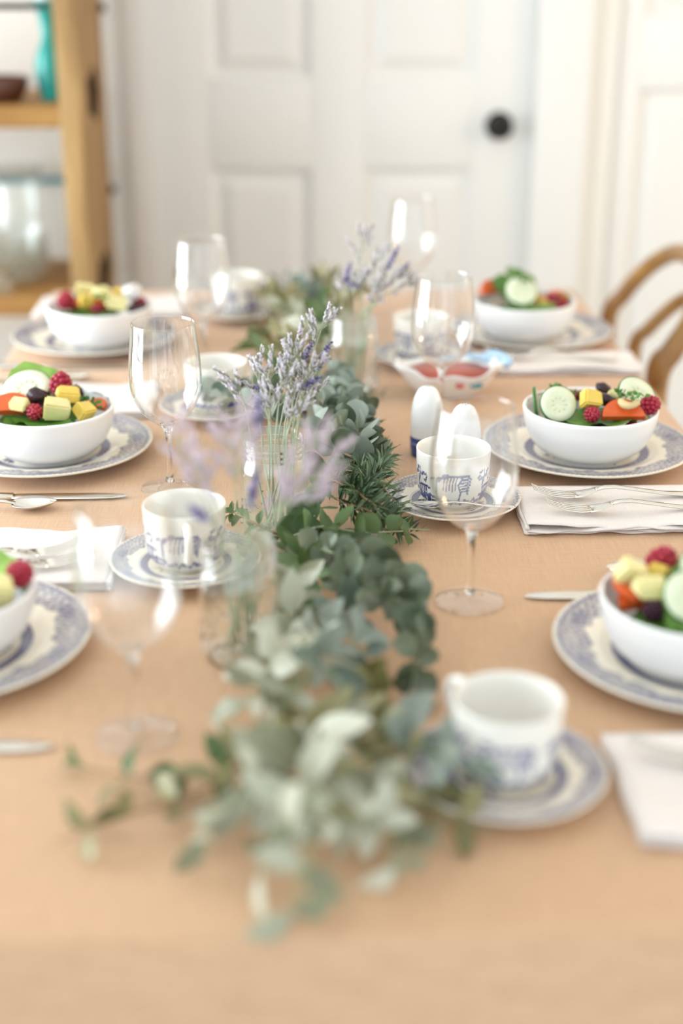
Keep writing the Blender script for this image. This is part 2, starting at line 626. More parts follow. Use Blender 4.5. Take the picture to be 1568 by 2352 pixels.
def panel_door(name, x0, x1, top, yface, xs, zs, knob=None):
    """slab of stiles, rails and bevelled recessed panels; xs = panel x ranges, zs = panel z ranges"""
    d = empty(name, ((x0 + x1) / 2, yface, 0), kind='structure')
    ox = (x0 + x1) / 2
    t = 0.04
    edges = [x0] + [v for r in xs for v in r] + [x1]
    for k in range(0, len(edges), 2):
        obj('stile', box('stile', (edges[k] - ox, 0, 0.004), (edges[k + 1] - ox, t, top), 0.002), M['door'], d)
    zedge = [0.004] + [v for r in zs for v in r] + [top]
    for a, b in xs:
        for k in range(0, len(zedge), 2):
            obj('rail', box('rail', (a - ox, 0, zedge[k]), (b - ox, t, zedge[k + 1]), 0.002), M['door'], d)
        for z0, z1 in zs:
            # moulded edge sloping in, then a raised field
            V, F = [], []
            for (ins, dep) in ((0, 0.001), (0.012, 0.014), (0.022, 0.014), (0.045, 0.005)):
                b0 = len(V)
                V += [(a - ox + ins, dep, z0 + ins), (b - ox - ins, dep, z0 + ins), (b - ox - ins, dep, z1 - ins), (a - ox + ins, dep, z1 - ins)]
                if b0:
                    for q in range(4):
                        F.append((b0 - 4 + q, b0 - 4 + (q + 1) % 4, b0 + (q + 1) % 4, b0 + q))
            F.append((len(V) - 4, len(V) - 3, len(V) - 2, len(V) - 1))
            # back so that the panel has depth
            b0 = len(V)
            V += [(a - ox, t - .004, z0), (b - ox, t - .004, z0), (b - ox, t - .004, z1), (a - ox, t - .004, z1)]
            F.append((b0 + 3, b0 + 2, b0 + 1, b0))
            for q in range(4):
                F.append((b0 + q, b0 + (q + 1) % 4, (q + 1) % 4, q))
            obj('panel', mesh('panel', V, F, False), M['door'], d)
    if knob:
        kx, kz = knob
        pr = smooth_prof([(0.0, -.052), (0.014, -.050), (0.0255, -.040), (0.0255, -.030), (0.016, -.022), (0.010, -.016), (0.010, -.008), (0.029, -.006), (0.030, 0.0)], 4)
        V, F = lathe(pr, 28)
        V = [(kx - ox + v[0], v[2], kz + v[1]) for v in V]
        o = obj('knob', mesh('knob', V, F), M['iron'], d)
        o['label'] = 'round black door knob on a flat rose'
    return d


panel_door('door_1', DX0 + .003, DX1 - .003, DTOP - .004, YB + .012, [(-0.196, 0.028), (0.147, 0.386)],
           [(0.22, TZ + 0.13), (TZ + 0.319, 1.88)], (0.440, TZ + 0.221))
panel_door('door_2', 0.695, 1.435, DTOP - .004, YB + .012, [(0.745, 0.80 + 0.22), (1.11, 1.385)],
           [(0.22, TZ + 0.30), (TZ + 0.445, 1.88)], None)


def trim(name, lo, hi):
    struct(name, box(name, lo, hi, 0.006), M['door'])


trim('trim_1', (DX0 - .052, YB - .022, 0), (DX0 + .004, YB + .012, DTOP + .08))
trim('trim_2', (DX1 - .004, YB - .022, 0), (0.632, YB + .012, DTOP + .08))
trim('trim_3', (DX0 - .052, YB - .024, DTOP - .004), (0.632, YB + .012, DTOP + .085))
struct('baseboard_back', box('baseboard_back', (-2.28, YB - .015, 0), (DX0 - .054, YB, .12), 0.003), M['door'])
struct('baseboard_left', box('baseboard_left', (-2.28, -1.5, 0), (-2.265, YB, .12), 0.003), M['door'])
struct('baseboard_right', box('baseboard_right', (2.465, -1.5, 0), (2.48, YB, .12), 0.003), M['door'])

# ------------------------------------------------------------------ table and cloth
XL, XR, YN, YF = -0.457, 0.510, 0.752, 2.600
table = empty('dining_table', ((XL + XR) / 2, (YN + YF) / 2, 0), label='long wooden dining table under a tan linen cloth', cat='table')
ox, oy = (XL + XR) / 2, (YN + YF) / 2
obj('tabletop', box('tabletop', (XL - ox + .009, YN - oy + .009, TZ - .04), (XR - ox - .009, YF - oy - .009, TZ - .0015), 0.004), M['tablewood'], table)
for sx in (XL + .038, XR - .038):
    for sy in (YN + .038, YF - .038):
        obj('leg', box('leg', (sx - ox - .016, sy - oy - .016, 0), (sx - ox + .016, sy - oy + .016, TZ - .04), 0.004), M['tablewood'], table)


def tablecloth():
    hx, hy = (XR - XL) / 2, (YF - YN) / 2
    r = 0.010
    drop = 0.265
    # perimeter points (square corners slightly rounded), walked once around
    per = []
    nx, ny = 60, 110
    cr = 0.02
    def corner(cx, cy, a0):
        return [(cx + cr * math.cos(a0 + PI / 2 * k / 6), cy + cr * math.sin(a0 + PI / 2 * k / 6)) for k in range(7)]
    per += [(-hx + cr + (2 * hx - 2 * cr) * k / nx, -hy) for k in range(1, nx)]
    per += corner(hx - cr, -hy + cr, -PI / 2)
    per += [(hx, -hy + cr + (2 * hy - 2 * cr) * k / ny) for k in range(1, ny)]
    per += corner(hx - cr, hy - cr, 0)
    per += [(hx - cr - (2 * hx - 2 * cr) * k / nx, hy) for k in range(1, nx)]
    per += corner(-hx + cr, hy - cr, PI / 2)
    per += [(-hx, hy - cr - (2 * hy - 2 * cr) * k / ny) for k in range(1, ny)]
    per += corner(-hx + cr, -hy + cr, PI)
    n = len(per)
    V, F = [], []
    # skirt rows from the top edge down
    rows = []
    steps = [(0, 0)] + [(1 - math.cos(a), math.sin(a)) for a in (0.4, 0.8, 1.2)] + [None] * 14
    arc = 0.0
    arcs = []
    for i, p in enumerate(per):
        q = per[i - 1]
        arc += math.hypot(p[0] - q[0], p[1] - q[1])
        arcs.append(arc)
    for j in range(18):
        row = []
        for i, (x, y) in enumerate(per):
            nxn = per[(i + 1) % n]
            prv = per[i - 1]
            tx, ty = nxn[0] - prv[0], nxn[1] - prv[1]
            l = math.hypot(tx, ty)
            nx_, ny_ = ty / l, -tx / l
            if j == 0:
                off, z = -r, 0.0
            elif j < 4:
                a = j * 0.5
                off, z = -r + r * math.sin(a), -r + r * math.cos(a)
            else:
                t = (j - 3) / 14
                s = arcs[i]
                wave = 0.55 * math.sin(s * 11.0 + 0.7) + 0.45 * math.sin(s * 19.3 + 2.1) + 0.3 * math.sin(s * 31 + .4)
                off = 0.006 + t * 0.017 * (1 + wave) - 0.004 * (1 - t)
                z = -r - t * drop
            row.append(len(V))
            V.append((x + nx_ * off, y + ny_ * off, z))
        rows.append(row)
    for a, b in zip(rows, rows[1:]):
        for i in range(n):
            i2 = (i + 1) % n
            F.append((a[i2], a[i], b[i], b[i2]))
    F.append(tuple(rows[0]))
    # inner face of the hanging skirt (cloth thickness)
    b0 = len(V)
    for i in range(n):
        x, y, z = V[rows[-1][i]]
        V.append((x * .996, y * .998, z))
    for i in range(n):
        i2 = (i + 1) % n
        F.append((rows[-1][i2], rows[-1][i], b0 + i, b0 + i2))
    me = mesh('tablecloth', V, F)
    return me


cloth = obj('tablecloth', tablecloth(), M['linen'], None, (ox, oy, TZ))
tag(cloth, 'tan linen cloth covering the whole dining table and hanging down its sides', 'tablecloth')

# ------------------------------------------------------------------ printed china
SEATS = {      # what each place setting stands by
    'R1': "at loose garland end, chair side", 'R2': 'by the two shakers', 'R3': 'by the bentwood chair',
    'L1': "at loose garland end, shelf side", 'L2': 'across from the two shakers', 'L3': 'by the wooden shelf',
}


def ink_attr(me, vals):
    at = me.attributes.new('ink', 'FLOAT', 'POINT')
    at.data.foreach_set('value', np.asarray(vals, dtype=np.float32))


def pl_dist(X, Y, pts):
    d = np.full(X.shape, 9.0)
    for (x0, y0), (x1, y1) in zip(pts, pts[1:]):
        dx, dy = x1 - x0, y1 - y0
        L = dx * dx + dy * dy + 1e-12
        t = np.clip(((X - x0) * dx + (Y - y0) * dy) / L, 0, 1)
        d = np.minimum(d, np.hypot(X - x0 - t * dx, Y - y0 - t * dy))
    return d


def disc_ink(X, Y, R, seed):
    rg = random.Random(seed)
    r = np.hypot(X, Y) / R
    th = np.arctan2(Y, X)
    v = np.zeros_like(r)
    wob = 0.022 * np.sin(th * 8) + 0.014 * np.sin(th * 19 + 1) + 0.010 * np.sin(th * 31 + 2)
    hatch = 0.5 + 0.25 * np.sign(np.sin(th * 72) * np.sin(r * 88)) + 0.25 * np.sin(th * 41 + r * 60) * np.sin(th * 17 - r * 75)
    med = 0.5 + 0.5 * np.sin(th * 8 + 0.6) * np.cos((r - 0.86) * 22)
    rim = (r > 0.755 + wob) & (r < 0.975)
    v = np.where(rim, 0.34 + 0.5 * hatch + 0.16 * (med > 0.72) - 0.12 * (med < 0.15), v)
    v = np.where((r > 0.945) & (r < 0.965), 0.75, v)
    v = np.where((r > 0.965) & (r < 0.99), np.where(np.sin(th * 132) > -0.1, 0.62, 0.05), v)
    ring = (r > 0.50) & (r < 0.60)
    v = np.where(ring, 0.88 + 0.12 * np.sin(th * 44) * np.sin(r * 110), v)
    v = np.where((r > 0.615) & (r < 0.625), 0.5, v)
    # centre picture: clumped trees, a pavilion and a bridge
    cen = r < 0.49
    w = np.zeros_like(r)
    for k in range(26):
        a, q = rg.uniform(-PI, PI), rg.uniform(0.12, 0.45)
        bx, by, br = R * q * math.cos(a), R * q * math.sin(a), R * rg.uniform(0.018, 0.06)
        w = np.maximum(w, np.where(np.hypot(X - bx, (Y - by) * 1.3) < br * (1 + .35 * np.sin(np.arctan2(Y - by, X - bx) * 5 + k)), rg.uniform(.6, .95), 0))
    for k in range(10):
        a, q = rg.uniform(-PI, PI), rg.uniform(0.15, 0.42)
        x0, y0 = R * q * math.cos(a), R * q * math.sin(a)
        w = np.maximum(w, np.where(pl_dist(X, Y, [(x0, y0), (x0 + R * .12, y0 + R * .015), (x0 + R * .2, y0)]) < R * .007, .7, 0))
    # pavilion towards the diner's side
    bx, by = 0.06 * R, -0.38 * R
    w = np.maximum(w, np.where((abs(X - bx) < .12 * R) & (abs(Y - by) < .05 * R) & (np.sin(X / R * 120) > -.3), .85, 0))
    w = np.maximum(w, np.where(pl_dist(X, Y, [(bx - .17 * R, by + .05 * R), (bx, by + .10 * R), (bx + .17 * R, by + .05 * R)]) < R * .016, .9, 0))
    return np.clip(np.where(cen, w, v), 0, 1)


def printed_disc(name, R, top, under, n, seed):
    """top: profile pts from centre to edge; under: from edge back to the centre"""
    pr = []
    for (r0, z0), (r1, z1) in zip(top, top[1:]):
        m = max(2, int((r1 - r0) / R * 80))
        pr += [(r0 + (r1 - r0) * k / m, z0 + (z1 - z0) * k / m) for k in range(m)]
    pr.append(top[-1])
    nt = len(pr)
    V, F = lathe(list(reversed(under)) + list(reversed(pr)), n)
    V = np.array(V)
    me = mesh(name, V.tolist(), F)
    nu = (len(under) - 1) * n + 1
    val = disc_ink(V[:, 0], V[:, 1], R, seed)
    val[:nu - 0] = 0
    ink_attr(me, val)
    return me


plate_me = printed_disc('dinner_plate', 0.130,
                        [(0, .0075), (.066, .0075), (.078, .0095), (.088, .0135), (.110, .0165), (.128, .0205), (.130, .0200)],
                        [(.1295, .0180), (.110, .0130), (.090, .0085), (.078, .0040), (.074, .0), (.070, .0), (.068, .003), (0, .003)], 288, 3)
saucer_me = printed_disc('saucer', 0.077,
                         [(0, .0070), (.026, .0070), (.028, .0085), (.040, .0105), (.060, .0140), (.0755, .0185), (.077, .0180)],
                         [(.0765, .0165), (.060, .0110), (.042, .0065), (.036, .0), (.032, .0), (.030, .002), (0, .002)], 224, 5)


def cup_mesh():
    n = 300
    out = [(0, .0015), (.020, .0015), (.022, 0), (.026, 0), (.027, .003)]
    wall = smooth_prof([(.027, .003), (.033, .0075), (.0385, .017), (.0405, .032), (.0412, .048), (.0418, .066)], 12)
    lip = [(.0414, .0672), (.0402, .0668)]
    ins = smooth_prof([(.0392, .062), (.0388, .045), (.0372, .026), (.031, .011), (.018, .006), (0, .0052)], 5)
    V, F = lathe(out[:-1] + wall + lip + ins, n)
    V = np.array(V)
    me = mesh('cup', V.tolist(), F)
    th = np.arctan2(V[:, 1], V[:, 0])
    z = V[:, 2]
    rr = np.hypot(V[:, 0], V[:, 1])
    nwall0 = 1 + (len(out) - 2) * n
    nwall1 = nwall0 + len(wall) * n
    val = np.zeros(len(V))
    rg = random.Random(4)

    def at(th0):
        s = (th - th0 + PI) % (2 * PI) - PI
        return s * 0.0405

    def stroke(S, pts, w, tone):
        nonlocal val
        val = np.maximum(val, np.where(pl_dist(S, z, pts) < w, tone, 0))

    def willow(th0, sc=1.0):
        S = at(th0)
        stroke(S, [(.002, .016), (.004, .026), (.001, .036), (.006, .043)], .0011, .85)
        stroke(S, [(-.016 * sc, .0445), (-.006, .0465), (.004, .046), (.013 * sc, .0455)], .0013, .8)
        for k in range(5):          # drooping strands
            x = -.015 * sc + k * .0033
            stroke(S, [(x + .002, .0455), (x, .039), (x - .0006, .0295 - .002 * (k % 2))], .0007, .7)
        for k in range(6):
            y = .0445 - k * .0034
            stroke(S, [(.004, y), (.011, y + .001), (.016 * sc - k * .0008, y - .003)], .0010, .8)

    def pagoda(th0):
        nonlocal val
        S = at(th0)
        val = np.maximum(val, np.where((abs(S) < .010) & (z > .012) & (z < .022 + .002 * np.sin(S * 700)), .95, 0))
        val = np.maximum(val, np.where((abs(S) < .0065) & (z > .021) & (z < .0285) & (np.sin(S * 1900) > -.4), .9, 0))
        val = np.where((abs(S - .003) < .0012) & (z > .014) & (z < .024), 0.0, val)
        stroke(S, [(-.0095, .0285), (-.004, .0305), (.004, .0305), (.0095, .0285)], .0012, .95)
        stroke(S, [(-.006, .044), (-.0035, .041), (-.001, .0455)], .0009, .9)
        stroke(S, [(.001, .037), (.0035, .035), (.0055, .0415)], .0010, .9)
        stroke(S, [(-.0085, .034), (-.0065, .040), (-.0075, .050)], .0008, .85)

    def shrubs(th0):
        S = at(th0)
        for k in range(9):
            x, y = rg.uniform(-.010, .010), rg.uniform(.038, .048)
            stroke(S, [(x, y), (x + .003, y + .001)], .0015, .8)
        stroke(S, [(0, .018), (-.001, .040)], .0012, .8)
        for k in range(5):
            x, y = rg.uniform(-.012, .012), rg.uniform(.014, .024)
            stroke(S, [(x, y), (x + .002, y)], .0020, .85)

    for q in range(3):
        a = q * 2 * PI / 3
        pagoda(-PI / 2 - 1.02 + a)
        willow(-PI / 2 + 0.02 + a)
        shrubs(-PI / 2 + 0.86 + a)
        shrubs(-PI / 2 - 0.55 + a)
    base = .0165 + .0018 * np.sin(th * 23) + .0012 * np.sin(th * 41)
    val = np.maximum(val, np.where((z < base) & (z > base - .0042), .8, 0))
    val = np.maximum(val, np.where((z > .011) & (z < .0118), .6, 0))
    val[:nwall0] = 0
    val[nwall1:] = 0
    ink_attr(me, val)
    return me


cup_me = cup_mesh()
handle_me = tube('handle', catmull([(.040, 0, .056), (.052, 0, .060), (.062, 0, .053), (.061, 0, .038), (.051, 0, .025), (.038, 0, .021)], 6),
                 [.0042] * 6 + [.0038] * 19 + [.0045] * 6, 10)
ink_attr(handle_me, [0.0] * len(handle_me.vertices))

PLATES = {'R1': (0.353, 1.125), 'R2': (0.356, 1.672), 'R3': (0.372, 2.235), 'L1': (-0.322, 1.158), 'L2': (-0.317, 1.690), 'L3': (-0.327, 2.215)}
BOWLS = {'R1': (0.341, 1.112), 'R2': (0.354, 1.655), 'R3': (0.356, 2.215), 'L1': (-0.319, 1.150), 'L2': (-0.312, 1.672), 'L3': (-0.315, 2.195)}
CUPS = {'R1': (0.153, 0.932), 'R2': (0.170, 1.500), 'R3': (0.182, 2.095), 'L1': (-0.119, 1.335), 'L2': (-0.115, 1.852), 'L3': (-0.107, 2.385)}
HANDLE = {'R1': 128, 'R2': 75, 'R3': 60, 'L1': -82, 'L2': 40, 'L3': -18}
for i, (k, (x, y)) in enumerate(PLATES.items()):
    rz = {'R': PI / 2 * 0 + .15, 'L': -.4}[k[0]] + i * 0.5
    if k == 'R2':
        rz = 0.05
    o = obj('dinner_plate', plate_me, M['china'], None, (x, y, TZ), (0, 0, rz))
    tag(o, 'blue and cream willow-patterned dinner plate under the salad bowl ' + SEATS[k], 'plate', 'willow-patterned dinner plates')
for k, (x, y) in CUPS.items():
    dx = 0.006 if k == 'R3' else 0.0
    o = obj('saucer', saucer_me, M['china'], None, (x + dx, y - .004, TZ), (0, 0, rnd.uniform(-3, 3)))
    tag(o, 'blue printed saucer under the teacup ' + SEATS[k], 'saucer', 'willow-patterned saucers')
    h = math.radians(HANDLE[k])
    c = empty('teacup', (x, y, TZ + .0068), (0, 0, 0), 'white teacup with blue willow print ' + SEATS[k], 'cup', 'willow-patterned teacups')
    obj('cup_body', cup_me, M['cupchina'], c, rot=(0, 0, {'R2': 0.0}.get(k, rnd.uniform(-3, 3))))
    obj('handle', handle_me, M['cupchina'], c, rot=(0, 0, h))

# ------------------------------------------------------------------ bowls
bowl_prof = [(0, .002), (.036, .002), (.038, 0), (.044, 0), (.046, .003)] + \
    smooth_prof([(.046, .003), (.058, .009), (.071, .022), (.079, .040), (.0825, .061)], 6) + \
    [(.0818, .0630), (.0800, .0635), (.0785, .0625)] + smooth_prof([(.0785, .0625), (.075, .042), (.067, .025), (.052, .012), (.030, .0075), (0, .0065)], 5)
bowl_me = mesh('bowl', *lathe(bowl_prof, 96))
for k, (x, y) in BOWLS.items():
    o = obj('salad_bowl', bowl_me, M['white'], None, (x, y, TZ + .0074))
    tag(o, 'plain white bowl of fruit salad ' + SEATS[k], 'bowl', 'white salad bowls')

# ------------------------------------------------------------------ wine glasses
foot_p = [(0, .0009), (.033, .0009), (.0345, .0014), (.0335, .0022), (.020, .0036), (.008, .0065), (.0048, .011), (0, .011)]
stem_p = [(0, .009), (.0052, .009), (.0042, .020), (.0036, .045), (.0038, .066), (.0055, .075), (.009, .0800), (0, .0803)]
bowl_out = smooth_prof([(.006, .0795), (.016, .083), (.029, .096), (.0385, .115), (.0415, .133), (.0408, .155), (.0380, .180), (.0360, .200)], 6)
bowl_in = smooth_prof([(.0350, .200), (.0370, .180), (.0398, .155), (.0405, .133), (.0374, .1155), (.0275, .0975), (.013, .0865), (0, .0845)], 5)
wg_bowl = mesh('glass_bowl', *lathe([(0, .0795)] + bowl_out + [(.0355, .2006)] + bowl_in, 64))
wg_stem = mesh('glass_stem', *lathe(stem_p, 20))
wg_foot = mesh('glass_foot', *lathe(foot_p, 56))
GLASSES = {'R1': (0.162, 1.252), 'R2': (0.185, 1.802), 'R3': (0.190, 2.385), 'L1': (-0.136, 1.008), 'L2': (-0.155, 1.570), 'L3': (-0.143, 2.050)}
for k, (x, y) in GLASSES.items():
    g = empty('wine_glass', (x, y, TZ), label='empty clear wine glass ' + SEATS[k], cat='wine glass', group='stemmed wine glasses')
    obj('glass_foot', wg_foot, M['footglass'], g)
    obj('stem', wg_stem, M['stemglass'], g)
    obj('glass_bowl', wg_bowl, M['glass'], g)

# ------------------------------------------------------------------ cutlery
def tine_path(k):
    y = (k - 1.5) * 0.0056
    return sweep_flat([(.150, .0046, .0018, .0042, y * .9), (.162, .0036, .0017, .0038, y), (.178, .0032, .0016, .0062, y), (.192, .0028, .0014, .0112, y * .98), (.200, .0014, .0009, .0150, y * .95)])


fork_handle = mesh('fork_handle', *sweep_flat([(0, .008, .0016, .0022), (.004, .0135, .002, .0022), (.02, .0145, .0022, .0026), (.05, .0095, .0024, .0044), (.085, .0066, .003, .0098), (.105, .0066, .0032, .0128), (.118, .0075, .003, .0125), (.128, .0100, .0026, .0100)]))
fork_head = mesh('fork_head', *sweep_flat([(.126, .0095, .0026, .0105), (.134, .0155, .002, .0075), (.142, .0208, .0018, .0052), (.152, .0222, .0018, .0041)]))
fork_tines = [mesh('tine', *tine_path(k)) for k in range(4)]


def place_xdir(root, p, ang, tip=0.2, lift=0.0):
    """put the tip (local x = tip) above point p with heading ang"""
    root.location = (p.x - tip * math.cos(ang), p.y - tip * math.sin(ang), TZ + lift)
    root.rotation_euler = (0, 0, ang)


def fork(p, ang, lift, label, group=None):
    r = empty('table_fork', label=label, cat='fork', group=group)
    obj('handle', fork_handle, M['steel'], r)
    hd = obj('fork_head', fork_head, M['steel'], r)
    for t in fork_tines:
        obj('tine', t, M['steel'], hd)
    place_xdir(r, p, ang, 0.2, lift)
    return r


def spoon_bowl_mesh():
    nu, nv = 12, 8
    top, V, F = {}, [], []
    for side in (0, 1):
        for i in range(nu + 1):
            for j in range(nv + 1):
                s = i / nu
                w = .0195 * math.sin(PI * min(1, max(0.0, s)) ** 0.8) ** 0.65 * (1.06 - .12 * s) + .0012
                y = (j / nv * 2 - 1) * w
                dep = .0085 * (1 - (j / nv * 2 - 1) ** 2) * math.sin(PI * s) ** .7
                x = .132 + .058 * s
                z = .0098 - dep + .002 * s + (0.0 if side == 0 else -.0011)
                top[side, i, j] = len(V)
                V.append((x, y, z))
    for i in range(nu):
        for j in range(nv):
            F.append((top[0, i, j], top[0, i + 1, j], top[0, i + 1, j + 1], top[0, i, j + 1]))
            F.append((top[1, i, j + 1], top[1, i + 1, j + 1], top[1, i + 1, j], top[1, i, j]))
    for i in range(nu):
        F.append((top[1, i, 0], top[1, i + 1, 0], top[0, i + 1, 0], top[0, i, 0]))
        F.append((top[0, i, nv], top[0, i + 1, nv], top[1, i + 1, nv], top[1, i, nv]))
    for j in range(nv):
        F.append((top[0, 0, j], top[0, 0, j + 1], top[1, 0, j + 1], top[1, 0, j]))
        F.append((top[1, nu, j], top[1, nu, j + 1], top[0, nu, j + 1], top[0, nu, j]))
    return mesh('spoon_bowl', V, F)


spoon_bowl = spoon_bowl_mesh()
spoon_handle = mesh('spoon_handle', *sweep_flat([(0, .008, .0016, .0020), (.004, .0135, .002, .0020), (.02, .0145, .0022, .0026), (.05, .0095, .0024, .0044), (.085, .0066, .003, .0100), (.110, .0060, .0032, .0125), (.126, .0062, .003, .0112), (.138, .0085, .0022, .0090)]))
knife_handle = mesh('knife_handle', *sweep_flat([(0, .010, .005, .003), (.003, .0155, .0065, .0034), (.03, .0165, .0070, .0036), (.07, .0140, .0062, .0033), (.095, .0125, .0055, .003)]))
knife_blade = mesh('knife_blade', *sweep_flat([(.093, .0125, .0030, .003), (.102, .0175, .0020, .003), (.14, .0190, .0017, .003), (.185, .0185, .0015, .003), (.210, .0150, .0013, .003), (.222, .0085, .0011, .003), (.226, .0025, .0009, .003)]))


def spoon(p, ang, lift, label, name='table_spoon', sc=1.0, group=None):
    r = empty(name, label=label, cat='spoon', group=group)
    obj('handle', spoon_handle, M['steel'], r)
    obj('spoon_bowl', spoon_bowl, M['steel'], r)
    place_xdir(r, p, ang, 0.19 * sc, lift)
    r.scale = (sc,) * 3
    return r


def knife(p, ang, label, group=None):
    r = empty('table_knife', label=label, cat='knife', group=group)
    obj('handle', knife_handle, M['steel'], r)
    obj('blade', knife_blade, M['steel'], r)
    place_xdir(r, p, ang, 0.226, 0)
    return r


# ------------------------------------------------------------------ napkins
def napkin_mesh(L, D, layers, seed):
    rg = random.Random(seed)
    parts = []
    th = 0.0026
    nu, nv = 44, 16
    z0 = 0.0006
    for k in range(layers):
        V, F = [], []
        ex = rg.uniform(-.003, .003)
        ey = rg.uniform(-.004, .002)
        ph = rg.uniform(0, 6)
        idx = {}
        amp = 0.0009 * (k + .4)
        for side in (0, 1):
            for i in range(nu + 1):
                for j in range(nv + 1):
                    s, t = i / nu, j / nv
                    x = ex + s * L
                    wav = .0022 * math.sin(s * 23 + ph) + .0014 * math.sin(s * 41 + ph * 2)
                    y = ey * (1 - t) + t * D + wav * (1 - t)
                    edge = min(s, 1 - s, t, 1 - t) * 10
                    rd = min(1.0, math.sqrt(max(0.0, min(edge * 2.2, 1))))
                    zz = z0 + amp * math.sin(s * 9 + ph) * (1 - t) + .0006 * math.sin(t * 7 + ph)
                    zmid = zz + th / 2
                    z = zmid + (th / 2 * (.25 + .75 * rd)) * (1 if side == 0 else -1)
                    idx[side, i, j] = len(V)
                    V.append((x, y, max(z, 0.0003)))
        for i in range(nu):
            for j in range(nv):
                F.append((idx[0, i, j], idx[0, i + 1, j], idx[0, i + 1, j + 1], idx[0, i, j + 1]))
                F.append((idx[1, i, j + 1], idx[1, i + 1, j + 1], idx[1, i + 1, j], idx[1, i, j]))
        for i in range(nu):
            F.append((idx[1, i, 0], idx[1, i + 1, 0], idx[0, i + 1, 0], idx[0, i, 0]))
            F.append((idx[0, i, nv], idx[0, i + 1, nv], idx[1, i + 1, nv], idx[1, i, nv]))
        for j in range(nv):
            F.append((idx[0, 0, j], idx[0, 0, j + 1], idx[1, 0, j + 1], idx[1, 0, j]))
            F.append((idx[1, nu, j], idx[1, nu, j + 1], idx[0, nu, j + 1], idx[0, nu, j]))
        parts.append((V, F))
        z0 += th * 0.98
    # folded end: soft loops joining pairs of layers at the inner short end
    for k in range(0, layers - 1, 2):
        zc = 0.0006 + th * (k + 1)
        V, F = tube_vf([(0.0005 + .001 * math.sin(j), D * j / 12, zc) for j in range(13)], th * .98, 10)
        parts.append((V, F))
    return mesh('napkin', *join_vf(parts))


nap_me = napkin_mesh(0.262, 0.124, 4, 2)
nap_me2 = napkin_mesh(0.262, 0.140, 4, 9)
for k, me, loc, rz, sc in (('R2', nap_me, (0.243, 1.416), 0.0, (1, 1, 1)), ('R1', nap_me2, (0.240, 0.845), 0.0, (1, 1, 1)),
                           ('R3', nap_me2, (0.262, 2.026), 0.0, (0.945, .70, 1)),
                           ('L1', nap_me2, (-0.192, 1.424), PI, (1, 1, 1)), ('L2', nap_me2, (-0.204, 1.968), PI, (.95, .98, 1)), ('L3', nap_me2, (-0.197, 2.515), PI, (.985, .95, 1))):
    o = obj('linen_napkin', me, M['napkin'], None, (*loc, TZ), (0, 0, rz), sc)
    tag(o, 'folded white linen napkin ' + SEATS[k], 'napkin', 'folded white napkins')

NT = 0.0122
fork(P(1222, 1117, .027), PI + .02, NT, 'silver fork farther from the napkin hem, of the two ' + SEATS['R2'], 'forks on the napkins')
fork(P(1254, 1150, .027), PI + .03, NT, 'silver fork closer to the napkin hem, of the two ' + SEATS['R2'], 'forks on the napkins')
fork(P(1440, 1700, .024), PI - .32, NT, 'silver fork on the napkin ' + SEATS['R1'], 'forks on the napkins')
fork(P(1112, 800, .026), PI - .12, NT, 'silver fork on the napkin ' + SEATS['R3'], 'forks on the napkins')
fork(P(192, 1236, .026), .30, NT, 'silver fork farther from the plate, of the two ' + SEATS['L1'], 'forks on the napkins')
fork(P(216, 1260, .026), .29, NT, 'silver fork closer to the plate, of the two ' + SEATS['L1'], 'forks on the napkins')
spoon(P(130, 1150, .010), .02, 0, 'silver soup spoon lying on the cloth ' + SEATS['L2'], sc=.9, group='spoons on the cloth')
knife(P(292, 1138, .003), .0, 'silver knife beside the spoon ' + SEATS['L2'], 'knives on the cloth')
spoon(P(212, 861, .010), .0, 0, 'silver spoon lying on the cloth ' + SEATS['L3'], sc=.9, group='spoons on the cloth')
knife(P(300, 840, .003), .0, 'silver knife lying on the cloth ' + SEATS['L3'], 'knives on the cloth')
knife(P(1205, 1368, .003), PI + .02, 'silver knife with rounded tip, half under the plate rim ' + SEATS['R1'], 'knives on the cloth')
spoon(P(1392, 1305, .010), PI, 0, 'silver spoon showing behind the bowl ' + SEATS['R1'], group='spoons on the cloth')
knife(P(122, 1712, .003), -.02, 'silver knife lying on the cloth ' + SEATS['L1'], 'knives on the cloth')
spoon(Vector((0.118, 1.456, 0)), PI, .0172, 'small silver teaspoon resting on the saucer ' + SEATS['R2'], 'teaspoon', .62)

# ------------------------------------------------------------------ shakers and painted dish
sh_body = mesh('shaker_body', *lathe([(0, .026)] + smooth_prof([(.0205, .026), (.0208, .040), (.0198, .056), (.0170, .073), (.0115, .085), (.0050, .0895), (0, .0902)], 6), 40))
sh_base = mesh('shaker_base', *lathe([(0, 0), (.0185, 0), (.0195, .002), (.0204, .013), (.0207, .0265), (0, .0268)], 40))
hole_me = mesh('pour_hole', *lathe([(0, 0), (.0011, 0), (.0011, .0006), (0, .0006)], 8))
for (x, y), lab in (((0.156, 1.680), 'white egg-shaped shaker with navy base, standing next to the sauce dish'),
                    ((0.194, 1.606), 'white egg-shaped shaker behind a printed teacup and wine glass')):
    r = empty('salt_shaker', (x, y, TZ), label=lab, cat='shaker', group='pair of egg-shaped shakers')
    sb = obj('shaker_body', sh_body, M['white'], r)
    obj('base_band', sh_base, M['navy'], r)
    for q in range(4):
        obj('pour_hole', hole_me, M['iron'], sb, (.003 * math.cos(q * PI / 2), .003 * math.sin(q * PI / 2), .0896))


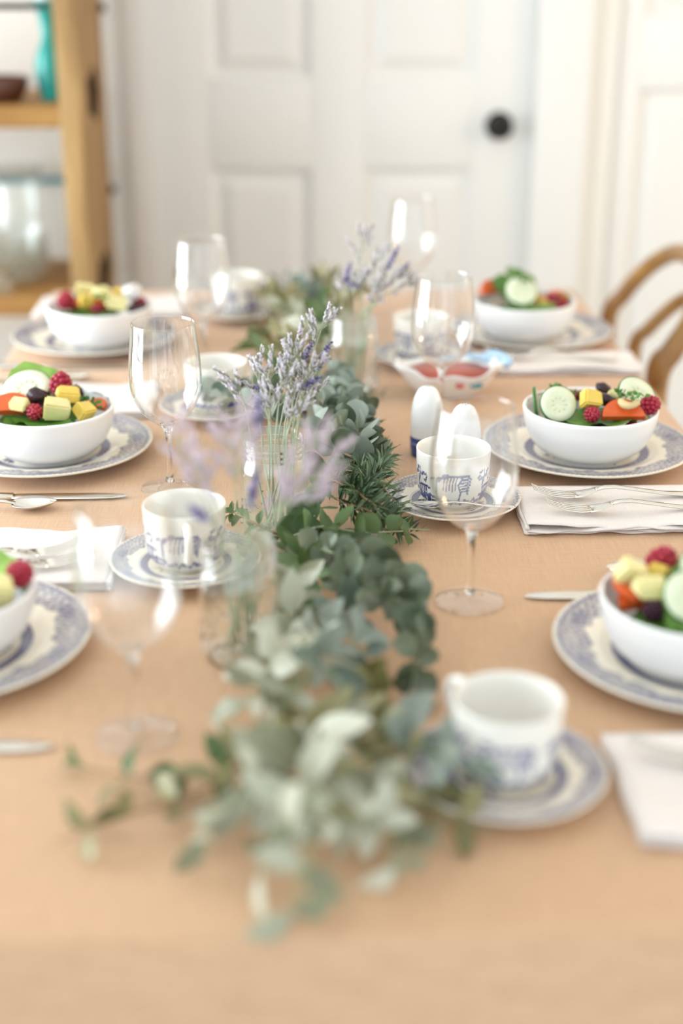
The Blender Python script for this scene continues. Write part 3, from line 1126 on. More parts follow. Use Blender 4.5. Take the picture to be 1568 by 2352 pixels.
def dish():
    r = empty('sauce_dish', (0.208, 1.935, TZ), label='white leaf-shaped dish with pale blue wavy ends holding coral red sauce', cat='dish')
    n = 72

    def ring(rad, z, wav, tilt):
        out = []
        for k in range(n):
            a = 2 * PI * k / n
            q = rad * (1 + wav * math.cos(a * 7 + .5))
            x, y = q * 1.42 * math.cos(a), q * .92 * math.sin(a)
            out.append((x, y, z + tilt * (abs(math.cos(a)) ** 2.5) + wav * .05 * math.sin(a * 7)))
        return out
    rings = [ring(.026, 0, 0, 0), ring(.030, .004, 0, 0), ring(.042, .018, .01, .002), ring(.051, .033, .04, .010), ring(.055, .038, .06, .013),
             ring(.053, .0385, .06, .013), ring(.046, .030, .03, .008), ring(.036, .014, .01, 0), ring(.020, .007, 0, 0)]
    V = [v for q in rings for v in q]
    F = []
    for i in range(len(rings) - 1):
        for k in range(n):
            k2 = (k + 1) % n
            F.append((i * n + k, i * n + k2, (i + 1) * n + k2, (i + 1) * n + k))
    F.append(tuple(reversed(range(n))))
    F.append(tuple((len(rings) - 1) * n + k for k in range(n)))
    db = obj('dish_body', mesh('dish_body', V, F), M['white'], r)
    s = ring(.0490, .0355, .03, .0)
    V = s + ring(.02, .0385, 0, 0) + [(0, 0, .039)] + ring(.036, .016, .01, 0)
    F = []
    for k in range(n):
        k2 = (k + 1) % n
        F += [(k, k2, n + k2, n + k), (n + k, n + k2, 2 * n), (2 * n + 1 + k, 2 * n + 1 + k2, k2, k)]
    F.append(tuple(2 * n + 1 + k for k in reversed(range(n))))
    o = obj('sauce', mesh('sauce', V, F), M['coral'], r)
    o['label'] = 'coral red sauce'
    # pale blue lugs at the right end and back rim
    def lug(path, rads):
        return mesh('lug', *tube_vf(path, rads, 12, 0, .5))
    a = obj('lug', lug(catmull([(.052, .030, .043), (.066, .024, .050), (.078, .004, .050), (.086, -.012, .046)], 5), [.004] + [.009] * 14 + [.004]), M['paleblue'], r)
    a['label'] = 'pale blue glazed lug'
    b = obj('lug', lug(catmull([(-.01, .046, .037), (.015, .050, .040), (.040, .042, .043), (.058, .030, .045)], 5), [.002] + [.0045] * 14 + [.003]), M['paleblue'], r)
    b['label'] = 'pale blue glazed lug'
    # painted spots on the outside
    for (x, zz, mat, w, h) in ((-.026, .018, 'yellowpaint', .006, .004), (.012, .026, 'redpaint', .006, .005), (.036, .024, 'tealpaint', .010, .004)):
        sp = mesh('painted_spot', *lathe([(0, -.0015), (.7, -.001), (1, 0), (.7, .001), (0, .0015)], 14))
        yy = -.92 * .049 * math.sqrt(max(0.05, 1 - (x / (1.42 * .049)) ** 2)) * (.80 + .2 * (zz / .03))
        e = obj('painted_spot', sp, M[mat], db, (x, yy - .0005, zz), (PI / 2 - .7, 0, .2 * x / .03), (w, h, .6))
    return r


dish()

# ------------------------------------------------------------------ jars
jar_out = smooth_prof([(.030, 0), (.0335, .003), (.0352, .012), (.0362, .030), (.0365, .055), (.0362, .074), (.0340, .084), (.0318, .090)], 5)
jar_in = smooth_prof([(.0298, .111), (.0298, .092), (.0318, .084), (.0335, .073), (.0338, .040), (.0320, .012), (.026, .008), (0, .0075)], 5)
jar_me = mesh('jar_body', *lathe([(0, .0035), (.022, .0035), (.026, 0)] + jar_out + [(.0318, .1108), (.0312, .1122), (.0302, .1118)] + jar_in, 64))


def thread_mesh():
    parts = []
    for z0, tw in ((.0905, 0), (.096, .35), (.102, .35)):
        path = [((.0326) * math.cos(a), (.0326) * math.sin(a), z0 + tw * .004 * a / (2 * PI)) for a in [2 * PI * k / 48 for k in range(49)]]
        parts.append(tube_vf(path, .0012, 6))
    return mesh('screw_thread', *join_vf(parts))


def emboss_mesh():
    parts = []
    rg = random.Random(3)
    for k in range(14):           # raised scroll pattern near the foot
        a0, z0 = 2 * PI * k / 14, .014 + .006 * (k % 2)
        path = [((.0362) * math.cos(a0 + .16 * math.cos(t)), (.0362) * math.sin(a0 + .16 * math.cos(t)), z0 + .012 * t / 6 + .004 * math.sin(t * 1.3)) for t in [q * .5 for q in range(13)]]
        parts.append(tube_vf(path, .0011, 5))
    return mesh('embossed_pattern', *join_vf(parts))


thread_me, emboss_me = thread_mesh(), emboss_mesh()
JARS = {'near': (-0.056, 1.145), 'mid': (-0.030, 1.432), 'far': (0.074, 1.948)}
JARLAB = {'near': 'clear screw-top glass jar of blurry pink and violet sprigs among pale leaves',
          'mid': 'clear screw-top glass jar holding crisp lilac statice, beside the rosemary',
          'far': 'clear screw-top glass jar of flowers beside the coral sauce dish'}
for k, (x, y) in JARS.items():
    r = empty('glass_jar', (x, y, TZ), (0, 0, rnd.uniform(0, 6)), JARLAB[k], 'jar', 'glass jars of dried flowers')
    jb = obj('jar_body', jar_me, M['jarglass'], r)
    obj('screw_thread', thread_me, M['stemglass'], jb)
    obj('embossed_pattern', emboss_me, M['stemglass'], jb)


# ------------------------------------------------------------------ keeping loose things clear of one another
from mathutils.bvhtree import BVHTree


class Clear:
    """solid things so far, as world-space triangles; hits() counts what a new shape would pass through"""
    def __init__(self):
        self.lo, self.hi, self.tree = np.zeros((6000, 3)), np.zeros((6000, 3)), []

    @staticmethod
    def shape(V, F):
        a = np.array([tuple(v) for v in V])
        return a.min(0), a.max(0), BVHTree.FromPolygons([tuple(v) for v in V], F)

    def add(self, sh):
        n = len(self.tree)
        self.lo[n], self.hi[n] = sh[0], sh[1]
        self.tree.append(sh[2])

    def add_obj(self, o):
        bpy.context.view_layer.update()
        if o.type == 'MESH':
            self.add(self.of(o.data, o.matrix_world))
        for c in o.children:
            self.add_obj(c)

    @staticmethod
    def of(me, mw):
        if me.name not in POLYS:
            co = np.empty(len(me.vertices) * 3)
            me.vertices.foreach_get('co', co)
            POLYS[me.name] = (co.reshape(-1, 3), [p.vertices[:] for p in me.polygons])
        co, F = POLYS[me.name]
        m = np.array(mw)
        V = co @ m[:3, :3].T + m[:3, 3]
        return V.min(0), V.max(0), BVHTree.FromPolygons(V.tolist(), F)

    def hits(self, sh, cap=999):
        n = len(self.tree)
        k = np.nonzero(((self.lo[:n] <= sh[1]) & (self.hi[:n] >= sh[0])).all(1))[0]
        t = 0
        for i in k:
            t += len(sh[2].overlap(self.tree[i])) > 0
            if t >= cap:
                break
        if sh[0][2] < TZ + .0004:
            t += 3
        return t


POLYS = {}
CL = Clear()
for _o in list(COL.objects):
    if _o.parent is None and _o.name.split('.')[0] in ('dinner_plate', 'saucer', 'teacup', 'salad_bowl', 'wine_glass', 'linen_napkin', 'table_fork', 'table_spoon', 'table_knife', 'teaspoon', 'salt_shaker', 'sauce_dish', 'glass_jar'):
        CL.add_obj(_o)

# ------------------------------------------------------------------ flower sprigs
def bud_vf(p, d, L, w):
    """small pointed bud as a stretched octahedron"""
    d = d.normalized()
    a = d.orthogonal().normalized()
    b = d.cross(a)
    m = p + d * L * .6
    V = [p, m + a * w, m + b * w, m - a * w, m - b * w, p + d * L]
    F = [(0, 2, 1), (0, 3, 2), (0, 4, 3), (0, 1, 4), (5, 1, 2), (5, 2, 3), (5, 3, 4), (5, 4, 1)]
    return V, F


def spike_mesh(name, seed, nb, L, lav=False):
    """one flower spike along +z, local origin at its base"""
    rg = random.Random(seed)
    parts = []
    for k in range(nb):
        t = k / nb
        if lav:
            z = L * (round(t * 6) / 6) + rg.uniform(-.001, .001)
            ang = k * 2.4
            p = Vector((0, 0, z))
            d = Vector((math.cos(ang), math.sin(ang), .75 + rg.uniform(-.2, .4)))
            parts.append(bud_vf(p, d, rg.uniform(.0050, .0070) * (1.1 - .45 * t), .0016))
        else:
            z = L * t
            ang = k * 1.9 + rg.uniform(-.5, .5)
            p = Vector((rg.uniform(-.0006, .0006), rg.uniform(-.0006, .0006), z))
            # florets lean to one side, as statice combs do
            d = Vector((math.cos(ang) * .6 + .5, math.sin(ang) * .6, 1.0))
            parts.append(bud_vf(p, d, rg.uniform(.0040, .0062), rg.uniform(.0008, .0013)))
    parts.append(tube_vf([(0, 0, -.001), (0, 0, L)], .0006, 5))
    me = mesh(name, *join_vf(parts))
    # every third bud is a dry green calyx
    f = 0
    for k, (v, q) in enumerate(parts):
        if k % 3 == 1 or k == len(parts) - 1:
            for i in range(f, f + len(q)):
                me.polygons[i].material_index = 1
        f += len(q)
    return me


STAT = [spike_mesh('flower_spike', s, 40, .016 + .003 * s) for s in range(4)]
LAV = [spike_mesh('flower_spike', 20 + s, 40, .024 + .004 * s, True) for s in range(2)]
for me in STAT:
    me.materials.append(M['statice'])
    me.materials.append(M['calyx'])
for me in LAV:
    me.materials.append(M['lavender'])
    me.materials.append(M['lavdark'])
PINK = [me.copy() for me in STAT]
for me in PINK:
    me.materials.clear()
    me.materials.append(M['pinkstatice'])
    me.materials.append(M['calyx'])


def z_to(d, spin):
    q = Vector((0, 0, 1)).rotation_difference(d.normalized())
    return (q @ Quaternion((0, 0, 1), spin)).to_euler()


def sprig(jar, tip, kind, label, group, seed, nspk=7):
    rg = random.Random(seed)
    jx, jy = JARS[jar]
    tip = Vector(tip)
    best = None
    for att in range(90):          # find a way for the stem between the others and through the jar's mouth
        a = rg.uniform(0, 2 * PI)
        q = rg.uniform(.004, .022)
        base = Vector((jx + q * math.cos(a), jy + q * math.sin(a), TZ + .0105))
        dirh = Vector((tip.x - jx, tip.y - jy, 0))
        off = (dirh.normalized() * min(.018, dirh.length) if dirh.length > .004 else Vector((0, 0, 0))) + Vector((rg.uniform(-.010, .010), rg.uniform(-.010, .010), 0))
        if off.length > .0255:
            off *= .0255 / off.length
        mouth = Vector((jx, jy, TZ + .112)) + off
        low = Vector((jx, jy, TZ + .088)) + off * .93
        path = catmull([base, base.lerp(low, .5), low, mouth, mouth.lerp(tip, .55) + Vector((0, 0, .005)), tip], 6)
        rads = [.0013 - .0007 * k / len(path) for k in range(len(path))]
        V, F = tube_vf(path, rads, 6)
        sh = CL.shape(V, F)
        h = CL.hits(sh, best[0] if best else 99)
        if best is None or h < best[0]:
            best = (h, base, path, rads, sh)
        if h == 0:
            break
    _, base, path, rads, sh = best
    mine = [sh]
    root = empty('lavender_sprig' if kind == 'lav' else 'statice_sprig', base, label=label, cat='flower sprig', group=group)
    loc = [p - base for p in path]
    parts = [tube_vf(loc, rads, 6)]
    n = len(loc)
    meshes = {'lav': LAV, 'sta': STAT, 'pink': PINK}[kind]
    spikes = []
    jobs = [None] if kind == 'lav' else [None] + list(range(nspk - 1))
    for k in jobs:
        best = None
        for att in range(36):
            sc = 1.0 - .011 * att
            if k is None:
                p = e = loc[-4] if kind == 'lav' else loc[-2]
                d = (loc[-1] - (loc[-4] if kind == 'lav' else loc[-3])).normalized() + Vector((rg.uniform(-1, 1), rg.uniform(-1, 1), rg.uniform(-1, 1))) * .03 * att
                sc *= 1.15 if kind == 'lav' else 1.0
            else:
                i = max(n // 2 + 3, n - 3 - int(k * .9) - rg.choice((0, 0, 1)) * (att > 4))
                p = loc[i]
                t = (loc[min(n - 1, i + 1)] - loc[i - 1]).normalized()
                side = Quaternion(t, rg.uniform(0, 2 * PI)) @ t.orthogonal().normalized()
                d = (t * .8 + side * rg.uniform(.45, .85)).normalized()
                e = p + d * rg.uniform(.006, .014)
                d = d + Vector((0, 0, .25))
                sc *= rg.uniform(.8, 1.05)
            me = rg.choice(meshes)
            eul = z_to(d, rg.uniform(0, 6))
            mw = Matrix.Translation(base + e) @ eul.to_matrix().to_4x4() @ Matrix.Scale(sc, 4)
            sh = CL.of(me, mw)
            h = CL.hits(sh, best[0] if best else 99)
            if best is None or h < best[0]:
                best = (h, p, e, me, eul, sc, sh)
            if h == 0:
                break
        _, p, e, me, eul, sc, sh = best
        if k is not None:
            parts.append(tube_vf([p, e], .0006, 5))
        spikes.append((me, e, eul, sc))
        mine.append(sh)
    obj('stem', mesh('stem', *join_vf(parts)), M['drystem'], root)
    for me, e, eul, sc in spikes:
        obj('flower_spike', me, None, root, e, eul, sc)
    for sh in mine:
        CL.add(sh)
    return root


SPRIGS = [
    # middle jar (sharp)
    ('mid', [(748, 722, 1.47), (690, 768, 1.46), (668, 792, 1.44), (715, 836, 1.43), (622, 842, 1.44), (548, 884, 1.43), (586, 850, 1.45), (648, 862, 1.42), (616, 930, 1.40), (672, 948, 1.40), (700, 905, 1.44)], 'sta'),
    ('mid', [(706, 800, 1.45), (748, 812, 1.44), (700, 868, 1.43), (578, 868, 1.44), (668, 920, 1.46)], 'lav'),
    # near jar (soft, in front)
    ('near', [(392, 985, 1.06), (432, 1040, 1.07), (476, 1090, 1.09), (520, 985, 1.06), (545, 1000, 1.09), (556, 960, 1.12), (740, 985, 1.10), (790, 1030, 1.12), (700, 1085, 1.13), (752, 1075, 1.10), (672, 1150, 1.10)], 'pink'),
    ('near', [(455, 1178, 1.06), (594, 935, 1.15), (575, 1150, 1.14)], 'lav'),
    # far jar
    ('far', [(836, 536, 1.98), (862, 590, 1.96), (905, 630, 1.95), (945, 648, 1.94), (880, 660, 1.94), (830, 650, 1.96), (862, 690, 1.92), (800, 668, 1.98)], 'sta'),
    ('far', [(900, 596, 1.95), (796, 640, 1.97), (826, 646, 1.96), (940, 612, 1.96)], 'lav'),
]
SPLAB = {('mid', 'sta'): 'pale lilac statice sprig in the jar beside the rosemary', ('mid', 'lav'): 'violet lavender sprig in the jar beside the rosemary',
         ('near', 'pink'): 'pinkish statice sprig in the jar among the pale garland leaves', ('near', 'lav'): 'dark violet lavender sprig in the jar among the pale garland leaves',
         ('far', 'sta'): 'grey-lilac statice sprig in the jar beside the coral sauce dish', ('far', 'lav'): 'blue-violet lavender sprig in the jar beside the coral sauce dish'}
_s = 100
OWN = {('mid', 'sta', 0): 'tallest pale lilac statice sprig in the jar beside the rosemary', ('mid', 'sta', 5): 'lilac statice sprig leaning furthest towards the teacups, beside the rosemary',
       ('mid', 'lav', 1): 'violet lavender sprig standing apart from the lilac statice', ('near', 'lav', 0): 'dark violet lavender sprig leaning over a teacup', ('near', 'lav', 1): 'dark violet lavender sprig upright before the lilac statice',
       ('near', 'pink', 0): 'pinkish statice sprig arching furthest out over the teacup', ('near', 'pink', 7): 'pinkish statice sprig leaning furthest towards the rosemary', ('far', 'sta', 0): 'tallest grey-lilac sprig, up against the door, beside the sauce dish'}
for jar, tips, kind in SPRIGS:
    for _i, (u, v, y) in enumerate(tips):
        _s += 1
        sprig(jar, PY(u, v, y), kind, OWN.get((jar, kind, _i), SPLAB[jar, kind]), SPLAB[jar, kind].replace(' sprig in', ' sprigs in'), _s, 8 if jar == 'mid' else 7)


# ------------------------------------------------------------------ garland
def leaf_mesh(name, outline, cup, fold, seed=0):
    """outline: half-widths along length 1 (+x); curved sheet with raised midrib and thin body"""
    rg = random.Random(seed)
    n = len(outline)
    V, F = [], []
    nj = 5
    for i, w in enumerate(outline):
        x = i / (n - 1)
        for j in range(nj):
            s = (j / (nj - 1) * 2 - 1)
            y = s * w
            z = cup * (s * w) ** 2 * 4 - fold * x * x + .02 * math.sin(x * 5 + seed) * s
            V.append((x, y, z))
    for i in range(n - 1):
        for j in range(nj - 1):
            F.append((i * nj + j, (i + 1) * nj + j, (i + 1) * nj + j + 1, i * nj + j + 1))
    return mesh(name, V, F)


def prof_round(m=8):
    return [.02] + [.52 * math.sin(PI * (k / m) ** .9) ** .55 for k in range(1, m)] + [.02]


def prof_oval(w, m=8):
    return [.015] + [w * math.sin(PI * (k / m) ** .85) ** .8 for k in range(1, m)] + [.006]


ROUND = [leaf_mesh('leaf', prof_round(), c, f, s) for s, (c, f) in enumerate(((.15, .05), (.30, -.10), (-.12, .12)))]
OVAL = [leaf_mesh('leaf', prof_oval(.27), c, f, s) for s, (c, f) in enumerate(((.4, .15), (.7, -.1), (.2, .3)))]
LONG = [leaf_mesh('leaf', prof_oval(.17), c, f, s) for s, (c, f) in enumerate(((.6, .2), (.9, -.12), (.3, .35)))]
NEEDLE = [leaf_mesh('leaf', prof_oval(.085, 5), c, f, s) for s, (c, f) in enumerate(((2.0, .12), (1.5, -.1)))]
_variants = {}


def mesh_with(me, mat):
    k = (me.name, mat)
    if k not in _variants:
        c = me.copy()
        c.materials.clear()
        c.materials.append(M[mat])
        _variants[k] = c
    return _variants[k]


LEAF_JOBS = []


def branch(name, label, group, pts, meshes, mat, size, spacing, seed, per=2, stem_mat='stem', stem_r=.0016, up=.35, face=.5, start=.08, size_end=.7, cat='branch'):
    """lays the stem now, moved a little where it would cross another stem or a dish; leaves follow once all stems lie"""
    rg = random.Random(seed)
    path0 = catmull([Vector((p[0], p[1], TZ + p[2])) for p in pts], 10)
    n = len(path0)
    rads = [stem_r * (1 - .6 * k / n) for k in range(n)]
    best = None
    for att in range(60):
        r = .0007 * att
        off = Vector((rg.uniform(-r, r), rg.uniform(-r, r), rg.uniform(-.2 * r, r)))
        bow = Vector((rg.uniform(-r, r), rg.uniform(-r, r), rg.uniform(0, r))) * .8
        path = [p + off + bow * math.sin(PI * k / (n - 1)) for k, p in enumerate(path0)]
        path = [Vector((p.x, p.y, max(p.z, TZ + stem_r + .0006))) for p in path]
        sh = CL.shape(*tube_vf(path, rads, 7))
        h = CL.hits(sh, best[0] if best else 99)
        if best is None or h < best[0]:
            best = (h, path, sh)
        if h == 0:
            break
    _, path, sh = best
    base = path[0].copy()
    root = empty(name, base, label=label, cat=cat, group=group)
    loc = [p - base for p in path]
    obj('stem', tube('stem', loc, rads, 7), M[stem_mat], root)
    LEAF_JOBS.append((root, base, loc, len(CL.tree), meshes, mat, size, spacing, rg, per, up, face, start, size_end))
    CL.add(sh)
    return root


def grow_leaves(root, base, loc, own, meshes, mat, size, spacing, rg, per, up, face, start, size_end):
    n = len(loc)
    keep = CL.hi[own].copy()
    CL.hi[own] = -9                # a leaf may touch its own stem
    mine = []
    total = sum((loc[i + 1] - loc[i]).length for i in range(n - 1))
    d, nxt, node = 0.0, total * start, 0
    lowest = TZ + .003
    for i in range(n - 1):
        seg = (loc[i + 1] - loc[i]).length
        while nxt <= d + seg and nxt < total:
            p = loc[i].lerp(loc[i + 1], (nxt - d) / max(seg, 1e-6))
            t = (loc[i + 1] - loc[i]).normalized()
            sz0 = size * (1 + (size_end - 1) * nxt / total) * rg.uniform(.8, 1.15)
            s0 = Quaternion(t, node * 1.7 + rg.uniform(-.4, .4)) @ t.orthogonal().normalized()
            for k in range(per):
                best = None
                for att in range(46):
                    w = min(1.0, att / 12)
                    sz = sz0 * (1 - .012 * att)
                    side = Quaternion(t, 2 * PI * k / per + rg.uniform(-1.6, 1.6) * w) @ s0
                    dr = (side + t * rg.uniform(.2, .7 + .6 * w) + Vector((0, 0, up * rg.uniform(.3, 1.2) + .5 * w * rg.random()))).normalized()
                    wp = base + p
                    if wp.z + dr.z * sz - sz * .25 < lowest:
                        dr.z = max(dr.z, (lowest - wp.z) / sz + .12 + rg.uniform(0, .25))
                        dr.normalize()
                    q = .5 + .5 * w
                    nr = (t * face + Vector((0, -.35, .75)) * (1 - face * .5) + Vector((rg.uniform(-q, q), rg.uniform(-q, q), rg.uniform(-.3, .3)))).normalized()
                    nr = nr - dr * nr.dot(dr)
                    nr = nr.normalized() if nr.length > .1 else dr.orthogonal().normalized()
                    yv = nr.cross(dr)
                    a = p + dr * .0012
                    mt = Matrix(((dr.x, yv.x, nr.x, a.x), (dr.y, yv.y, nr.y, a.y), (dr.z, yv.z, nr.z, a.z), (0, 0, 0, 1))) @ Matrix.Diagonal((sz, sz, sz, 1))
                    me = mesh_with(rg.choice(meshes), mat)
                    sh = CL.of(me, Matrix.Translation(base) @ mt)
                    h = CL.hits(sh, best[0] if best else 99)
                    if best is None or h < best[0]:
                        best = (h, me, mt, sh)
                    if h == 0:
                        break
                _, me, mt, sh = best
                o = obj('leaf', me, None, root)
                o.matrix_local = mt
                mine.append(sh)
            nxt += spacing * rg.uniform(.75, 1.25)
            node += 1
        d += seg
    CL.hi[own] = keep
    for sh in mine:
        CL.add(sh)


def gp(u, v, z):
    q = P(u, v, z)
    return (q.x, q.y, z)


LB = 'eucalyptus_branch'
G = {
    'end': ('pale sage leafy branch spilling loose at the open end of the garland', 'loose branches at the open end of the garland'),
    'chain': ('round-leaved grey-green eucalyptus branch curving beside the wine-glass foot', 'round eucalyptus beside the glass foot'),
    'front': ('mixed pale-leaved branch between the jar of pink sprigs and the bare cloth', 'pale branches around the jar of pink sprigs'),
    'mid': ('fresh green round-leaved eucalyptus branch below the rosemary', 'green eucalyptus below the rosemary'),
    'blue': ('blue-grey silver dollar eucalyptus branch between the rosemary and the sauce dish', 'blue-grey eucalyptus behind the statice jar'),
    'far': ('olive-green leafy branch in the garland beyond the statice jar', 'olive-green branches towards the door'),
}


def br(zone, pts, meshes, mat, size, spacing, seed, **kw):
    return branch(kw.pop('name', LB), kw.pop('label', G[zone][0]), G[zone][1], pts, meshes, mat, size, spacing, seed, **kw)


# open end, towards the camera
def fwd(*uvz):
    return [gp(*q) for q in uvz]


br('end', fwd((700, 1700, .03), (690, 1830, .05), (640, 1920, .05), (590, 2010, .02)), OVAL, 'sage', .062, .034, 1, stem_r=.002, label='branch with the largest pale leaf, hanging towards the table edge')
br('end', fwd((640, 1740, .03), (480, 1810, .02), (300, 1870, .015), (130, 1935, .012)), OVAL, 'olive', .044, .036, 2, stem_mat='twig', label='long thin olive-leaved twig reaching furthest from the garland past the glass foot')
br('end', fwd((680, 1720, .03), (560, 1830, .04), (480, 1890, .03), (470, 1960, .02)), OVAL, 'sage', .048, .030, 3, label='short pale branch curling between the twigs and the largest pale leaf')
br('end', fwd((760, 1680, .03), (820, 1800, .03), (880, 1920, .03), (920, 2020, .02)), OVAL, 'sage', .046, .036, 4, label='pale oval-leaved branch pointing at the bare cloth corner below the teacup')
br('end', fwd((790, 1640, .03), (900, 1740, .03), (1000, 1850, .02), (1140, 1915, .012)), OVAL, 'olive', .048, .032, 5, label='olive-yellow branch passing in front of the teacup saucer')
br('end', fwd((680, 1680, .03), (730, 1790, .05), (720, 1870, .05), (700, 1940, .03)), LONG, 'olive', .054, .040, 6, label='narrow-leaved olive branch in the middle of the loose end')
br('end', fwd((560, 1760, .02), (400, 1790, .02), (280, 1780, .015), (180, 1760, .012)), OVAL, 'eucgreen', .040, .040, 7, stem_mat='twig', label='dark green twig beside the foot of the empty wine glass')
br('end', fwd((860, 1680, .03), (980, 1720, .04), (1060, 1760, .05), (1120, 1780, .05)), OVAL, 'eucblue', .044, .030, 8, label='mint-grey sprig leaning over the teacup rim')
br('end', fwd((740, 1720, .04), (790, 1860, .05), (800, 1950, .03)), LONG, 'sage', .052, .046, 9, label='pale narrow-leaved branch between the two longest ends')
br('end', fwd((720, 1640, .02), (880, 1770, .02), (930, 1850, .02), (960, 1900, .015)), OVAL, 'olive', .038, .038, 16, label='small olive branch lying flat near the saucer')
br('end', fwd((740, 1880, .04), (700, 1980, .035), (680, 2060, .02), (672, 2120, .012)), OVAL, 'sage', .046, .034, 19, label='pale tip hanging closest to the table edge')
br('end', fwd((860, 1830, .03), (900, 1900, .03), (950, 1960, .015)), OVAL, 'sage', .044, .030, 20, label='pale sprig on the cloth in front of the saucer')
# around the near jar
br('front', fwd((690, 1330, .03), (650, 1470, .05), (590, 1580, .05), (510, 1680, .03)), OVAL, 'sage', .046, .026, 11, label='pale sage branch arching away from the jar of pink sprigs')
br('front', fwd((740, 1440, .03), (730, 1520, .06), (780, 1570, .06), (800, 1630, .04)), OVAL, 'eucblue', .046, .038, 12, label='blue-grey branch with broad leaves near the jar of pink sprigs')
br('front', fwd((660, 1400, .03), (650, 1500, .04), (700, 1590, .05), (690, 1680, .03)), OVAL, 'olive', .040, .032, 13, label='olive branch directly in front of the jar of pink sprigs')
br('front', fwd((780, 1400, .02), (810, 1470, .04), (840, 1510, .05)), OVAL, 'eucblue', .040, .030, 14, label='short blue-tinted sprig inside the curve of round leaves')
br('front', fwd((740, 1480, .03), (680, 1570, .05), (640, 1640, .04), (590, 1700, .03)), LONG, 'sage', .048, .036, 15, label='narrow pale-leaved branch next to the jar of pink sprigs')
br('front', fwd((700, 1250, .02), (700, 1340, .03), (680, 1420, .03), (650, 1500, .03)), LONG, 'eucgreen', .036, .016, 17, label='green narrow-leaved branch touching the jar of pink sprigs')
br('front', fwd((820, 1570, .03), (860, 1640, .04), (900, 1700, .04), (950, 1740, .03)), OVAL, 'olive', .038, .022, 18, label='olive branch continuing from the curve of round leaves')
# the chain of round leaves on the right
br('chain', fwd((790, 1275, .02), (870, 1300, .045), (930, 1360, .055), (950, 1450, .045), (950, 1560, .025), (930, 1600, .012)), ROUND, 'euc', .0285, .0145, 21, up=.2, face=.7, size_end=.8, label='longest round-leaved grey-green eucalyptus branch, curving beside the wine-glass foot')
br('chain', fwd((760, 1290, .02), (820, 1330, .05), (890, 1370, .06), (945, 1400, .055), (955, 1480, .035)), ROUND, 'euc', .028, .021, 22, up=.2, face=.6)
br('chain', fwd((690, 1260, .02), (760, 1270, .045), (820, 1300, .05), (860, 1330, .05)), ROUND, 'euc', .028, .022, 23, up=.3, face=.6)
# below the rosemary, in focus
br('mid', fwd((640, 1245, .01), (690, 1225, .03), (740, 1210, .035), (830, 1222, .030), (930, 1220, .022)), ROUND, 'eucgreen', .031, .015, 31, up=.25, face=.75, stem_mat='drystem', label='green round-leaved eucalyptus branch running from jar to saucer below the rosemary')
br('mid', fwd((680, 1245, .01), (720, 1190, .035), (735, 1150, .05), (740, 1110, .06)), ROUND, 'eucgreen', .034, .018, 32, up=.3, face=.5, label='green round-leaved sprig rising against the statice jar')
br('mid', fwd((640, 1280, .006), (700, 1240, .02), (740, 1220, .02), (800, 1235, .02)), OVAL, 'eucgreen', .022, .022, 33, stem_mat='twig', stem_r=.002, label='brown-stemmed twig with small green leaves below the rosemary')
br('mid', fwd((700, 1240, .01), (640, 1215, .02), (590, 1190, .016), (560, 1180, .010)), OVAL, 'eucgreen', .018, .013, 34, stem_mat='twig', label='small-leaved twig at the foot of the statice jar')
br('mid', fwd((860, 1215, .02), (930, 1215, .02), (985, 1218, .012)), LONG, 'eucgreen', .020, .014, 35, label='thin green tip pointing from the garland to the saucer')
# blue-grey stack behind
br('blue', fwd((790, 1110, .02), (815, 1050, .05), (820, 980, .06), (800, 900, .055), (770, 860, .04)), ROUND, 'eucblue', .031, .014, 41, up=.2, face=.75)
br('blue', fwd((740, 1090, .02), (770, 1030, .06), (790, 960, .06), (790, 890, .05)), ROUND, 'euc', .033, .014, 42, up=.2, face=.75)
br('blue', fwd((700, 1070, .02), (720, 1010, .05), (740, 950, .06), (750, 890, .05)), ROUND, 'eucblue', .030, .016, 43, up=.3, face=.6)
br('blue', fwd((700, 1000, .02), (620, 960, .05), (540, 930, .05), (500, 900, .04)), ROUND, 'eucblue', .027, .019, 44, up=.3, label='mint eucalyptus sprig reaching behind the statice towards a teacup')
br('blue', fwd((720, 980, .02), (660, 930, .05), (620, 900, .06), (560, 890, .05)), ROUND, 'euc', .027, .017, 45, up=.3, label='grey-green eucalyptus sprig directly behind the lilac statice')
br('blue', fwd((820, 1110, .02), (850, 1060, .04), (845, 1000, .05), (830, 920, .05)), ROUND, 'euc', .030, .015, 46, up=.2, face=.7, label='grey-green eucalyptus branch nearest the shakers')
